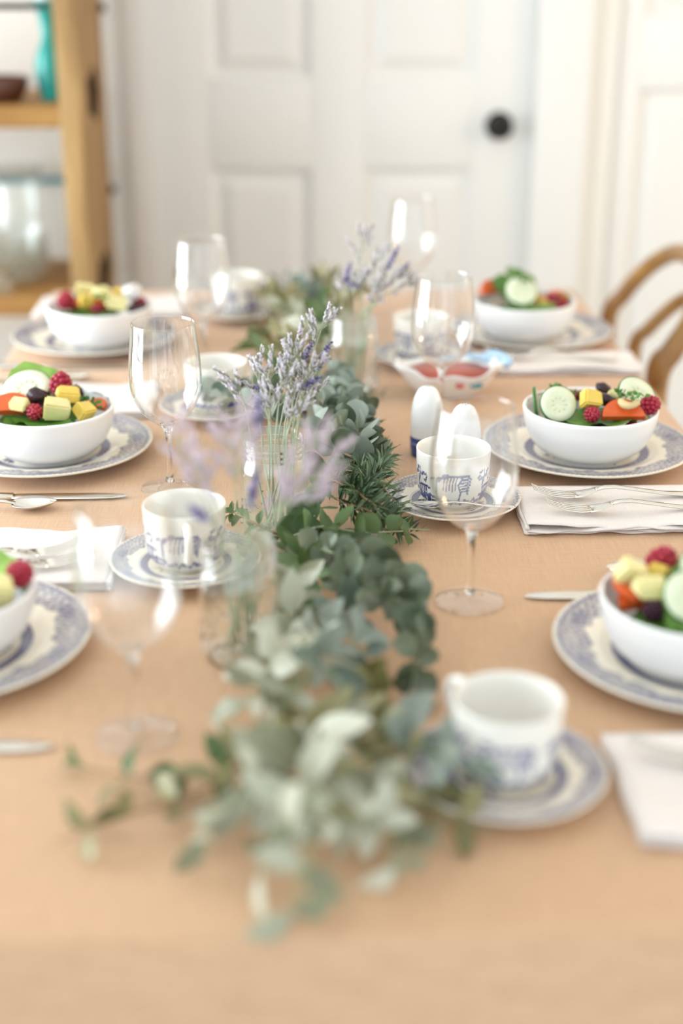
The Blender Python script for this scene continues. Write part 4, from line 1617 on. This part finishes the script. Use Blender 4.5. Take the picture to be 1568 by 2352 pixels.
# towards the door
FARLAB = ['broad olive-leaved branch behind the lilac statice, spreading towards a teacup', 'broad pale sage branch crossing the garland before the flower jar by the sauce dish',
          'fresh green oval-leaved branch against the flower jar by the sauce dish', 'olive-leaved branch lying towards the saucer nearest the shelf', 'olive-leaved branch curling behind the flower jar towards the door',
          'blue-grey oval-leaved branch at the door end of the garland', 'narrow green-leaved branch low behind the lilac statice', 'narrow olive-leaved tip ending the garland at the door end',
          'short green oval-leaved branch just behind the lilac statice', 'narrow pale sage branch between the lilac statice and the door end']
far_paths = [
    ([gp(740, 880, .02), gp(700, 820, .05), gp(650, 790, .05), gp(590, 770, .03)], OVAL, 'olive', .048),
    ([gp(760, 860, .02), gp(730, 790, .06), gp(690, 740, .06), gp(620, 710, .04)], OVAL, 'sage', .046),
    ([gp(760, 840, .02), gp(740, 770, .06), gp(740, 720, .06), gp(730, 690, .05)], OVAL, 'eucgreen', .046),
    ([gp(720, 780, .02), gp(690, 730, .05), gp(650, 700, .05), gp(610, 690, .03)], OVAL, 'olive', .046),
    ([gp(760, 760, .02), gp(760, 710, .06), gp(790, 680, .06), gp(830, 665, .04)], OVAL, 'olive', .046),
    ([gp(740, 740, .02), gp(720, 690, .06), gp(690, 665, .05), gp(640, 650, .04)], OVAL, 'eucblue', .044),
    ([gp(680, 850, .02), gp(640, 830, .04), gp(600, 800, .04), gp(570, 780, .03)], LONG, 'eucgreen', .046),
    ([gp(760, 700, .02), gp(740, 665, .05), gp(740, 650, .05), gp(760, 640, .03)], LONG, 'olive', .046),
    ([gp(720, 900, .02), gp(690, 860, .05), gp(650, 850, .05), gp(600, 860, .03)], OVAL, 'eucgreen', .040),
    ([gp(780, 820, .02), gp(770, 770, .05), gp(760, 730, .05), gp(700, 700, .04)], LONG, 'sage', .046),
]
for k, (pts, ms, mt, sz) in enumerate(far_paths):
    br('far', pts, ms, mt, sz, .026, 60 + k, label=FARLAB[k])

# rosemary
ROS = [([gp(830, 1195, .02), gp(850, 1140, .04), gp(840, 1090, .045), gp(800, 1060, .04)], 71), ([gp(760, 1100, .045), gp(820, 1130, .045), gp(870, 1165, .035), gp(925, 1205, .018)], 72),
       ([gp(790, 1080, .04), gp(850, 1100, .045), gp(890, 1140, .035), gp(920, 1175, .02)], 73), ([gp(850, 1190, .02), gp(830, 1130, .05), gp(870, 1080, .05), gp(885, 1045, .04)], 74),
       ([gp(780, 1150, .04), gp(840, 1170, .04), gp(890, 1200, .025), gp(940, 1225, .012)], 75), ([gp(820, 1100, .03), gp(860, 1060, .03), gp(878, 1035, .025)], 76),
       ([gp(800, 1110, .05), gp(845, 1150, .05), gp(900, 1180, .03)], 77)]
for pts, sd in ROS:
    branch('rosemary_sprig', 'dark green rosemary sprig tucked beside the saucer', 'rosemary sprigs in the garland', pts, NEEDLE, 'rosemary', .024, .0042, sd, per=3, stem_mat='twig', stem_r=.0014, up=.15, face=.1, start=.02, size_end=.8, cat='herb')
# a stray leaf on the cloth
branch('leaf_sprig', 'single stray green leaf tip lying on the cloth before the sauce dish', None, [gp(835, 915, .004), gp(860, 910, .004), gp(885, 905, .004)], LONG, 'eucgreen', .020, .020, 91, per=1, cat='leaf', up=.0)
for _j in LEAF_JOBS:
    grow_leaves(*_j)


# ------------------------------------------------------------------ salad
def blob(name, rx, ry, rz, rough, seed, sub=2):
    bm = bmesh.new()
    bmesh.ops.create_icosphere(bm, subdivisions=sub, radius=1)
    for v in bm.verts:
        q = 1 + rough * mnoise.noise(v.co * 2.2 + Vector((seed, seed * 1.7, 0)))
        v.co = Vector((v.co.x * rx * q, v.co.y * ry * q, v.co.z * rz * q))
    return bm_mesh(name, bm)


def berry_mesh(name):
    parts = []
    for ring, (z, rr, m) in enumerate(((-.006, .0065, 9), (-.002, .0085, 11), (.003, .0078, 10), (.0075, .0052, 7), (.0105, .0018, 3))):
        for k in range(m):
            a = 2 * PI * (k + .5 * (ring % 2)) / m
            bm = bmesh.new()
            bmesh.ops.create_icosphere(bm, subdivisions=1, radius=.0030, matrix=Matrix.Translation((rr * math.cos(a), rr * math.sin(a), z)))
            V = [v.co.copy() for v in bm.verts]
            F = [tuple(v.index for v in f.verts) for f in bm.faces]
            bm.free()
            parts.append((V, F))
    V, F = lathe([(0, -.008), (.006, -.008), (.008, -.001), (.0065, .005), (.003, .010), (0, .0115)], 12)
    parts.append((V, F))
    return mesh(name, *join_vf(parts))


def chunk_mesh(name, seed, s=(.011, .009, .008)):
    rg = random.Random(seed)
    bm = bmesh.new()
    bmesh.ops.create_cube(bm, size=2)
    for v in bm.verts:
        v.co = Vector((v.co.x * s[0] * rg.uniform(.7, 1.1), v.co.y * s[1] * rg.uniform(.65, 1.1), v.co.z * s[2] * rg.uniform(.6, 1.1)))
    bmesh.ops.bevel(bm, geom=bm.edges[:], offset=.0018, segments=2, affect='EDGES')
    return set_smooth_angle(bm_mesh(name, bm), .9)


def cuc_parts():
    R, t = .0235, .0022
    flesh = mesh('flesh', *lathe([(0, -t), (R * .95, -t), (R * .955, 0), (R * .95, t), (R * .6, t * .9), (R * .5, t * .75), (0, t * .8)], 40))
    rind = mesh('rind', *lathe([(R * .945, -t * 1.0), (R * .99, -t * .9), (R, 0), (R * .99, t * .9), (R * .945, t * 1.0)], 40))
    parts = []
    for k in range(9):
        a = 2 * PI * k / 9
        parts.append(bud_vf(Vector((R * .22 * math.cos(a), R * .22 * math.sin(a), t * .8)), Vector((math.cos(a), math.sin(a), 0.02)), R * .26, R * .055))
    return flesh, rind, mesh('seeds', *join_vf(parts))


CUC = cuc_parts()
CUC_SOLID = mesh('cucumber_outline', *lathe([(0, -.0024), (.0232, -.0023), (.0237, 0), (.0232, .0024), (0, .0024)], 24))   # only measured against, never linked
RASP = berry_mesh('raspberry')
MANGO = [chunk_mesh('mango', 1), chunk_mesh('mango', 5, (.012, .008, .010)), chunk_mesh('mango', 8, (.013, .010, .007))]
APPLE = [m.copy() for m in MANGO]
RAISIN = [blob('raisin', .010, .006, .005, .5, 1), blob('raisin', .008, .006, .006, .6, 4)]
CRAN = blob('cranberry', .008, .0055, .005, .5, 6)
FETA = blob('cheese', .010, .009, .008, .35, 9)


def tomato_mesh():
    V, F = [], []
    n = 20
    R, t = .026, .0042
    for z, q in ((-t, .96), (0, 1), (t, .96)):
        for k in range(n + 1):
            a = PI * k / n
            V.append((R * q * math.cos(a), R * q * math.sin(a), z))
    m = n + 1
    for i in range(2):
        for k in range(n):
            F.append((i * m + k, i * m + k + 1, (i + 1) * m + k + 1, (i + 1) * m + k))
        F.append((i * m + n, i * m, (i + 1) * m, (i + 1) * m + n))
    F.append(tuple(reversed(range(m))))
    F.append(tuple(range(2 * m, 3 * m)))
    return set_smooth_angle(mesh('tomato', V, F), .8)


TOM = tomato_mesh()
CASH = tube('cashew', catmull([(-.009, .004, 0), (-.006, -.002, .001), (0, -.0045, .0015), (.006, -.002, .001), (.009, .004, 0)], 5), [.0015] + [.0036 + .0006 * math.sin(k * .3) for k in range(19)] + [.0015], 8)


def lettuce_mesh(name, seed, R=.034):
    V, F = [], []
    nr, na = 7, 28
    for i in range(nr + 1):
        for k in range(na):
            a = 2 * PI * k / na
            q = i / nr
            rr = R * q * (1 + .12 * math.sin(a * 3 + seed))
            z = .010 * q ** 2 + .006 * q ** 2 * math.sin(a * 7 + seed) + .004 * q ** 3 * math.sin(a * 13 + 2 * seed)
            V.append((rr * math.cos(a) * 1.15, rr * math.sin(a), z))
    for i in range(nr):
        for k in range(na):
            k2 = (k + 1) % na
            F.append((i * na + k, (i + 1) * na + k, (i + 1) * na + k2, i * na + k2))
    return mesh(name, V, F)


LET = [lettuce_mesh('lettuce', s) for s in range(3)]
LETL = [m.copy() for m in LET]


def parsley_mesh(seed):
    rg = random.Random(seed)
    parts = []
    for k in range(14):
        p = Vector((rg.uniform(-.008, .008), rg.uniform(-.006, .006), rg.uniform(0, .005)))
        d = Vector((rg.uniform(-1, 1), rg.uniform(-1, 1), rg.uniform(0, .9)))
        d.normalize()
        s = d.orthogonal().normalized() * .0022
        L = rg.uniform(.004, .007)
        parts.append(([p, p + d * L * .5 + s, p + d * L, p + d * L * .5 - s, p + d * L * .5 + s.cross(d) * .4], [(0, 1, 4), (1, 2, 4), (2, 3, 4), (3, 0, 4)]))
    return mesh('parsley', *join_vf(parts))


PARS = [parsley_mesh(1), parsley_mesh(2)]

KIND = {
    'cuc': ('cucumber_slice', 'pale green cucumber slice with dark rind', 'cucumber'), 'rasp': ('raspberry', 'red raspberry', 'raspberry'),
    'black': ('blackberry', 'dark blackberry', 'blackberry'), 'mango': ('mango_chunk', 'yellow mango chunk', 'mango'), 'apple': ('fruit_chunk', 'pale yellow fruit chunk', 'fruit'),
    'raisin': ('raisin', 'dark purple raisin', 'raisin'), 'cran': ('dried_cranberry', 'dark red dried cranberry', 'cranberry'), 'tom': ('tomato_slice', 'orange-red tomato slice', 'tomato'),
    'cash': ('cashew_nut', 'curved cream cashew nut', 'nut'), 'let': ('lettuce_leaf', 'dark green ruffled lettuce leaf', 'lettuce'), 'letl': ('lettuce_leaf', 'bright light green lettuce leaf', 'lettuce'),
    'pars': ('parsley_sprig', 'chopped green parsley sprig', 'parsley'), 'feta': ('cheese_crumb', 'white cheese crumb', 'cheese'),
}


STEPS = sorted(((dx, dy, dz) for dx in (-.009, -.006, -.003, 0, .003, .006, .009) for dy in (-.009, -.006, -.003, 0, .003, .006, .009) for dz in np.arange(-.012, .0125, .002)),
               key=lambda q: math.hypot(q[0], q[1]) * 1.3 + abs(q[2]) * (1.5 if q[2] > 0 else .7))


def settle(me, loc, rot, sc):
    """nearest place where the piece lies against its neighbours without passing through them"""
    from mathutils import Euler
    sc3 = (sc,) * 3 if not hasattr(sc, '__len__') else sc
    best = None
    for f in (1.0, .9, .8, .7, .6):
        R = Euler(rot).to_matrix().to_4x4() @ Matrix.Diagonal((*[q * f for q in sc3], 1))
        a = CL.of(me, Matrix.Translation(loc) @ R)
        co, F = POLYS[me.name]
        m = np.array(R)
        V0 = co @ m[:3, :3].T + np.array(loc)
        for st in STEPS:
            V = V0 + np.array(st)
            lo, hi = V.min(0), V.max(0)
            sh = [lo, hi, None]
            n = len(CL.tree)
            near = np.nonzero(((CL.lo[:n] <= hi) & (CL.hi[:n] >= lo)).all(1))[0]
            h = 0
            if len(near):
                sh[2] = BVHTree.FromPolygons(V.tolist(), F)
                for i in near:
                    h += len(sh[2].overlap(CL.tree[i])) > 0
                    if best and h >= best[0]:
                        break
            if best is None or h < best[0]:
                best = (h, st, f, sh, V)
            if h == 0:
                break
        if best[0] == 0:
            break
    h, st, f, sh, V = best
    if sh[2] is None:
        sh[2] = BVHTree.FromPolygons(V.tolist(), F)
    CL.add(sh)
    return Vector(loc) + Vector(st), tuple(q * f for q in sc3)


def food(kind, seat, loc, rot, sc=1.0, seed=0):
    nm, desc, cat = KIND[kind]
    label = desc + ' in the bowl ' + SEATS[seat]
    grp = f'{cat} pieces in the bowl {SEATS[seat]}'
    if kind in ('let', 'letl'):
        sc = (sc, sc, sc * .38)
    if kind == 'cuc':
        loc, sc = settle(CUC_SOLID, loc, rot, sc)
        r = empty(nm, loc, rot, label, cat, grp)
        r.scale = sc
        obj('flesh', CUC[0], M['cucumber'], r)
        obj('rind', CUC[1], M['rind'], r)
        obj('seed_ring', CUC[2], M['cucseed'], r)
        return r
    me, mt = {'rasp': (RASP, 'raspberry'), 'black': (RASP_B, 'blackberry'), 'mango': (MANGO[seed % 3], 'mango'), 'apple': (APPLE[seed % 3], 'apple'), 'raisin': (RAISIN[seed % 2], 'raisin'),
              'cran': (CRAN, 'cranberry'), 'tom': (TOM, 'tomato'), 'cash': (CASH, 'cashew'), 'let': (LET[seed % 3], 'lettuce'), 'letl': (LETL[seed % 3], 'lettucelight'),
              'pars': (PARS[seed % 2], 'lettuce'), 'feta': (FETA, 'feta')}[kind]
    loc, sc = settle(me, loc, rot, sc)
    o = obj(nm, me, M[mt], None, loc, rot, sc)
    return tag(o, label, cat, grp)


RASP_B = RASP.copy()
D = math.radians
# facing: tilt of flat slices towards the camera (rx about 55-75 deg stands them up)
SALAD = {
    'R2': [('cuc', 1300, 955, .068, (D(58), D(8), 0), 1.0), ('cuc', 1450, 930, .072, (D(40), D(14), D(10)), 1.12), ('cuc', 1230, 930, .070, (D(80), 0, D(80)), .9), ('rasp', 1288, 930, .066, (.4, .3, 0), 1.05),
           ('mango', 1358, 912, .078, (.3, .2, .4), 1.0), ('apple', 1396, 918, .078, (.5, .2, 1.2), 1.0), ('mango', 1368, 945, .074, (.9, .3, .2), 1.25), ('raisin', 1386, 893, .082, (.2, .6, .4), 1.2),
           ('raisin', 1405, 940, .072, (0, .2, -.3), 1.5), ('raisin', 1420, 948, .068, (0, .3, .7), 1.1), ('tom', 1412, 970, .062, (D(38), 0, 0), .95), ('rasp', 1487, 957, .068, (1.2, .4, .5), 1.15), ('rasp', 1358, 974, .060, (1.3, 0, 0), .85),
           ('cran', 1455, 972, .063, (0, .2, .3), 1.3), ('cash', 1440, 938, .077, (.5, 0, -.3), 1.1), ('cash', 1472, 945, .074, (.5, .3, .8), .9), ('pars', 1430, 918, .084, (0, 0, 0), 1.2), ('pars', 1462, 930, .083, (0, 0, 1), 1.2),
           ('pars', 1280, 908, .074, (0, 0, 1), 1.3), ('pars', 1310, 905, .074, (0, 0, 2), 1.2), ('cran', 1330, 908, .070, (0, 0, 1), 1.1), ('tom', 1320, 912, .062, (D(20), 0, 1), .7)],
    'L2': [('cuc', 62, 905, .076, (D(28), D(-14), .2), 1.25), ('cuc', 105, 893, .080, (D(62), D(-25), .3), 1.0), ('letl', 80, 880, .076, (D(35), 0, .3), .95), ('rasp', 141, 905, .080, (.2, .2, 0), 1.25), ('black', 172, 907, .074, (.2, .3, 0), 1.0),
           ('mango', 172, 928, .074, (.3, .2, .3), 1.1), ('mango', 178, 945, .069, (.6, .2, .9), 1.1), ('apple', 125, 955, .066, (.5, .2, .2), 1.3), ('apple', 50, 945, .068, (.3, .1, -.3), 1.1), ('raisin', 85, 935, .074, (0, .5, .3), 1.7), ('raisin', 100, 926, .074, (0, .2, 1), 1.5),
           ('raisin', 78, 948, .070, (0, 0, 1), 1.4), ('tom', 28, 958, .062, (D(35), 0, .1), 1.0), ('rasp', 82, 968, .060, (1.2, .2, 0), .9), ('pars', 212, 940, .070, (0, 0, 0), 1.5), ('tom', 222, 935, .062, (D(20), 0, -.6), .6), ('cran', 152, 947, .072, (0, 0, .4), 1.1),
           ('cash', 110, 915, .080, (.4, 0, .5), 1.0), ('rasp', -12, 935, .07, (.4, 0, 0), 1.1), ('pars', 195, 938, .070, (0, 0, 2), 1.3)],
    'L1': [('rasp', 34, 1342, .070, (.7, .5, .3), 1.35), ('apple', 8, 1398, .064, (.4, .1, .2), 1.8), ('feta', 6, 1300, .070, (0, 0, 0), 1.3), ('pars', 44, 1352, .064, (0, .4, 0), 1.0), ('letl', -60, 1330, .064, (.3, 0, 0), .9),
           ('cuc', -60, 1380, .072, (D(45), 0, 0), 1.1), ('tom', -5, 1330, .060, (.3, .2, .4), .8), ('mango', -40, 1420, .064, (.3, .2, 1), 1.2)],
    'R1': [('rasp', 1508, 1300, .078, (.3, .3, 0), 1.3), ('apple', 1472, 1340, .073, (.6, .5, .3), 1.15), ('apple', 1494, 1373, .070, (.2, .1, .1), 1.1), ('apple', 1538, 1322, .078, (.4, .3, -.4), 1.2), ('mango', 1490, 1345, .070, (.3, .4, 1.0), 1.0), ('tom', 1462, 1366, .060, (D(12), D(-8), 1.2), .95),
           ('tom', 1486, 1392, .057, (D(14), 0, .3), .95), ('cuc', 1578, 1400, .070, (D(52), D(10), 0), 1.15), ('black', 1516, 1412, .060, (.3, 0, 0), .8), ('pars', 1556, 1350, .080, (0, 0, 0), 1.5), ('cran', 1522, 1345, .074, (0, 0, 0), .9), ('cuc', 1620, 1340, .074, (D(40), 0, .4), 1.1)],
    'R3': [('tom', 1132, 676, .066, (D(50), 0, .6), .9), ('let', 1160, 672, .066, (D(30), 0, .2), .8), ('let', 1205, 662, .080, (D(40), 0, 1), .75), ('cuc', 1196, 686, .070, (D(50), D(6), 0), 1.15), ('pars', 1206, 650, .094, (0, 0, 0), 1.8), ('pars', 1172, 662, .08, (0, 0, 1), 1.6),
           ('mango', 1252, 685, .068, (.3, .2, .2), 1.1), ('mango', 1235, 683, .068, (.4, .2, .9), .9), ('tom', 1285, 692, .062, (D(35), 0, -.2), .75), ('pars', 1312, 684, .066, (0, 0, 0), 1.1), ('cran', 1270, 690, .066, (0, 0, 0), 1.2), ('rasp', 1298, 690, .064, (.4, 0, 0), .9)],
    'L3': [('rasp', 152, 700, .068, (.3, .2, 0), 1.25), ('apple', 192, 690, .074, (.4, .2, .3), 1.3), ('apple', 225, 684, .078, (.3, .1, 1), 1.2), ('mango', 262, 684, .078, (.3, .2, .5), 1.5), ('mango', 215, 706, .068, (.3, .2, .5), 1.2), ('tom', 180, 708, .060, (D(25), 0, .1), .8), ('tom', 235, 714, .060, (D(22), 0, 0), .9),
           ('feta', 294, 688, .078, (0, 0, 0), 1.4), ('raisin', 305, 700, .070, (0, 0, .5), 1.6), ('rasp', 325, 699, .066, (.3, 0, 0), 1.1), ('pars', 236, 690, .084, (0, 0, 0), 1.3), ('apple', 270, 708, .068, (.2, .3, .2), 1.3), ('cran', 222, 718, .062, (0, 0, 0), 1.2)],
}
for seat, items in SALAD.items():
    bx, by = BOWLS[seat]
    rg = random.Random(seat)
    # bed of leaves filling the bowl
    for k in range(6):
        a = 2 * PI * k / 6 + rg.uniform(-.3, .3)
        q = (0, .012, .012, .022, .022, .024)[k]
        food('let', seat, (bx + q * math.cos(a), by + q * math.sin(a), TZ + .030 + .0036 * k), (rg.uniform(-.06, .06), rg.uniform(-.06, .06), rg.uniform(0, 6)), .78 + .075 * k, k)
    for k, (kind, u, v, z, rot, sc) in sorted(enumerate(items), key=lambda q: q[1][3]):      # lower pieces first
        p = P(u, v, z)
        # keep every piece inside the bowl's rim
        dx, dy = p.x - bx, p.y - by
        r = math.hypot(dx, dy)
        lim = .066
        if r > lim:
            dx, dy = dx * lim / r, dy * lim / r
        food(kind, seat, (bx + dx, by + dy, p.z), rot, sc * 1.08, k)

# ------------------------------------------------------------------ rustic shelf unit at the left
SX1, SX0 = -0.412, -2.20
SYF, SYB = 2.80, 3.17
shelf = empty('shelf_unit', ((SX0 + SX1) / 2, (SYF + SYB) / 2, 0), label='rustic reclaimed-wood shelf unit with thick side boards beside the door', cat='shelf')
sx, sy = (SX0 + SX1) / 2, (SYF + SYB) / 2


def sbox(name, lo, hi, mat, bev=.004):
    return obj(name, box(name, (lo[0] - sx, lo[1] - sy, lo[2]), (hi[0] - sx, hi[1] - sy, hi[2]), bev), M[mat], shelf)


side = sbox('side_board', (SX1 - .042, SYF, 0), (SX1, SYB, 1.95), 'shelfwood')
sbox('side_board', (SX0, SYF, 0), (SX0 + .055, SYB, 1.95), 'shelfwood')
for zt, th in ((TZ + .305, .040), (TZ - .062, .040), (TZ - .45, .040), (1.90, .04)):
    sbox('shelf_board', (SX0 + .055, SYF + .005, zt - th), (SX1 - .042, SYB, zt), 'shelfwood_x')
sbox('metal_rail', (SX0 + .055, SYB - .03, TZ + .108), (SX1 - .042, SYB - .02, TZ + .122), 'tealpaint', .002)
sbox('metal_rail', (SX0 + .055, SYF + .02, TZ + .478), (SX1 - .055, SYF + .03, TZ + .490), 'iron', .002)
for (u, v) in ((214, 215), (240, 632)):     # dark knots in the side board
    p = PX(u, v, SX1)
    V, F = lathe([(0, -.001), (1, -.001), (.85, .0010), (.5, .0005), (0, .0012)], 28)
    V = [(x * (1 + .16 * math.sin(3 * math.atan2(y, x) + u) + .09 * math.sin(7 * math.atan2(y, x))), y * (1 + .14 * math.sin(2 * math.atan2(y, x) + v) + .08 * math.sin(5 * math.atan2(y, x))), z) for x, y, z in V]
    kn = mesh('knot', V, F)
    obj('knot', kn, M['knot'], side, (SX1 - sx, p.y - sy, p.z), (0, PI / 2, 0), (.052, .095, 1.5))
for (u, v) in ((238, 16), (260, 432)):      # bolt heads at its back edge
    p = PX(u - 4, v, SX1)
    bo = mesh('bolt', *lathe([(0, -.006), (.010, -.006), (.010, .006), (.007, .011), (0, .012)], 12))
    obj('bolt', bo, M['iron'], side, (SX1 - sx, min(p.y, SYB - .012) - sy, p.z), (0, PI / 2, 0))

zs = TZ + .305
vp = PY(120, 225, 2.92)
va = empty('vase', (vp.x, 2.92, zs), label='slender teal glazed vase on the upper shelf board', cat='vase')
obj('vase_body', mesh('vase_body', *lathe([(0, 0)] + smooth_prof([(.020, 0), (.023, .010), (.029, .045), (.026, .080), (.014, .115), (.013, .140), (.020, .172), (.026, .186)], 5) + [(.023, .186), (.010, .140), (.010, .110), (0, .09)], 32)), M['teal'], va)
obj('vase_stopper', mesh('vase_stopper', *lathe([(0, .170), (.015, .182), (.021, .190), (.022, .205), (.014, .222), (0, .228)], 24)), M['palewhite'], va)
bp_ = PY(5, 226, 2.90)
o = obj('pottery_bowl', mesh('pottery_bowl', *lathe([(0, .003), (.03, .003), (.032, 0), (.036, .002), (.05, .022), (.056, .046), (.053, .047), (.045, .022), (.03, .008), (0, .008)], 32)), M['brown'], None, (bp_.x, 2.90, zs))
tag(o, 'small dark brown pottery bowl on the upper shelf board', 'bowl')
zl = TZ - .062
gb_me = mesh('glass_dish', *lathe([(0, .004), (.03, .004), (.034, 0), (.040, .002)] + smooth_prof([(.040, .002), (.062, .018), (.075, .044), (.079, .062)], 5) + [(.076, .063), (.072, .044), (.058, .020), (.03, .008), (0, .008)], 48))
gx = PY(40, 668, 2.955)
for k in range(3):
    o = obj('glass_dish', gb_me, M['jarglass'], None, (gx.x, 2.945, zl + .021 * k))
    tag(o, ['clear glass dish at the bottom of the stack of three on the lower shelf', 'clear glass dish in the middle of the stack of three on the lower shelf', 'clear glass dish on top of the stack of three on the lower shelf'][k], 'dish', 'stacked glass dishes')
gx = PY(4, 690, 2.833)
cg = empty('glass_tumbler', (gx.x, 2.834, zl), label='small pale glass tumbler in front of the stacked glass dishes', cat='tumbler')
obj('tumbler_body', mesh('tumbler_body', *lathe([(0, .004), (.018, .004), (.02, 0), (.022, .002), (.026, .052), (.0245, .052), (.020, .008), (0, .008)], 32)), M['jarglass'], cg)
gx = PY(50, 600, 3.085)
fl = empty('fluted_pitcher', (gx.x, 3.085, zl), label='tall fluted clear glass pitcher standing behind the stacked glass dishes', cat='pitcher')
V, F = lathe([(0, .004), (.045, .004), (.048, 0), (.05, .004), (.055, .10), (.050, .17), (.056, .215), (.0535, .215), (.0475, .17), (.052, .10), (.046, .01), (0, .01)], 64)
V = [(x * (1 + .025 * math.cos(20 * math.atan2(y, x))), y * (1 + .025 * math.cos(20 * math.atan2(y, x))), z) for x, y, z in V]
obj('pitcher_body', mesh('pitcher_body', V, F), M['jarglass'], fl)
obj('handle', tube('handle', catmull([(-.052, 0, .19), (-.085, 0, .17), (-.088, 0, .10), (-.055, 0, .06)], 6), .005, 8), M['jarglass'], fl)

# ------------------------------------------------------------------ bentwood chair on the right
chair = empty('bentwood_chair', (0.40, 2.36, 0), label='honey-brown bentwood chair with a looped hoop back tucked at the table', cat='chair')


def crel(p):
    return Vector(p) - Vector((0.40, 2.36, 0))


def hoop(y0, y1, ztop, x_base, x_top, zbase):
    yc, hw = (y0 + y1) / 2, (y1 - y0) / 2
    out = []
    spring = TZ - .055
    pts = [(x_base - .042, yc + hw * .62, zbase), (x_base - .001, yc + hw * .95, (zbase + spring) / 2), (x_base, yc + hw, spring)]
    for k in range(1, 12):
        a = PI * k / 12
        h = math.sin(a)
        pts.append((x_base + (x_top - x_base) * h, yc + hw * math.copysign(abs(math.cos(a)) ** .85, math.cos(a)), spring + (ztop - spring) * h ** .9))
    pts += [(x_base, yc - hw, spring), (x_base - .001, yc - hw * .95, (zbase + spring) / 2), (x_base - .042, yc - hw * .62, zbase)]
    return [crel(p) for p in catmull(pts, 5)]


obj('back_hoop', tube('back_hoop', hoop(2.185, 2.585, TZ + .100, .575, .665, .40), .0155, 12), M['chairwood'], chair)
obj('inner_hoop', tube('inner_hoop', hoop(2.245, 2.385, TZ + .045, .580, .655, .44), .0120, 12), M['chairwood'], chair)
seat_me = mesh('seat', *lathe([(0, .425), (.173, .425), (.186, .432), (.190, .445), (.181, .456), (.16, .458), (0, .452)], 48))
obj('seat', seat_me, M['chairwood'], chair)
obj('seat_ring', mesh('seat_ring', *lathe([(.165, .395), (.180, .395), (.180, .414), (.165, .414), (.165, .395)], 48)), M['chairwood'], chair)
for lx, ly in ((-.15, -.14), (-.15, .14), (.15, -.14), (.15, .14)):
    obj('leg', tube('leg', catmull([(lx, ly, .44), (lx * 1.1, ly * 1.1, .22), (lx * 1.35, ly * 1.3, 0)], 5), [.016] * 5 + [.014] * 5 + [.012], 10), M['chairwood'], chair)
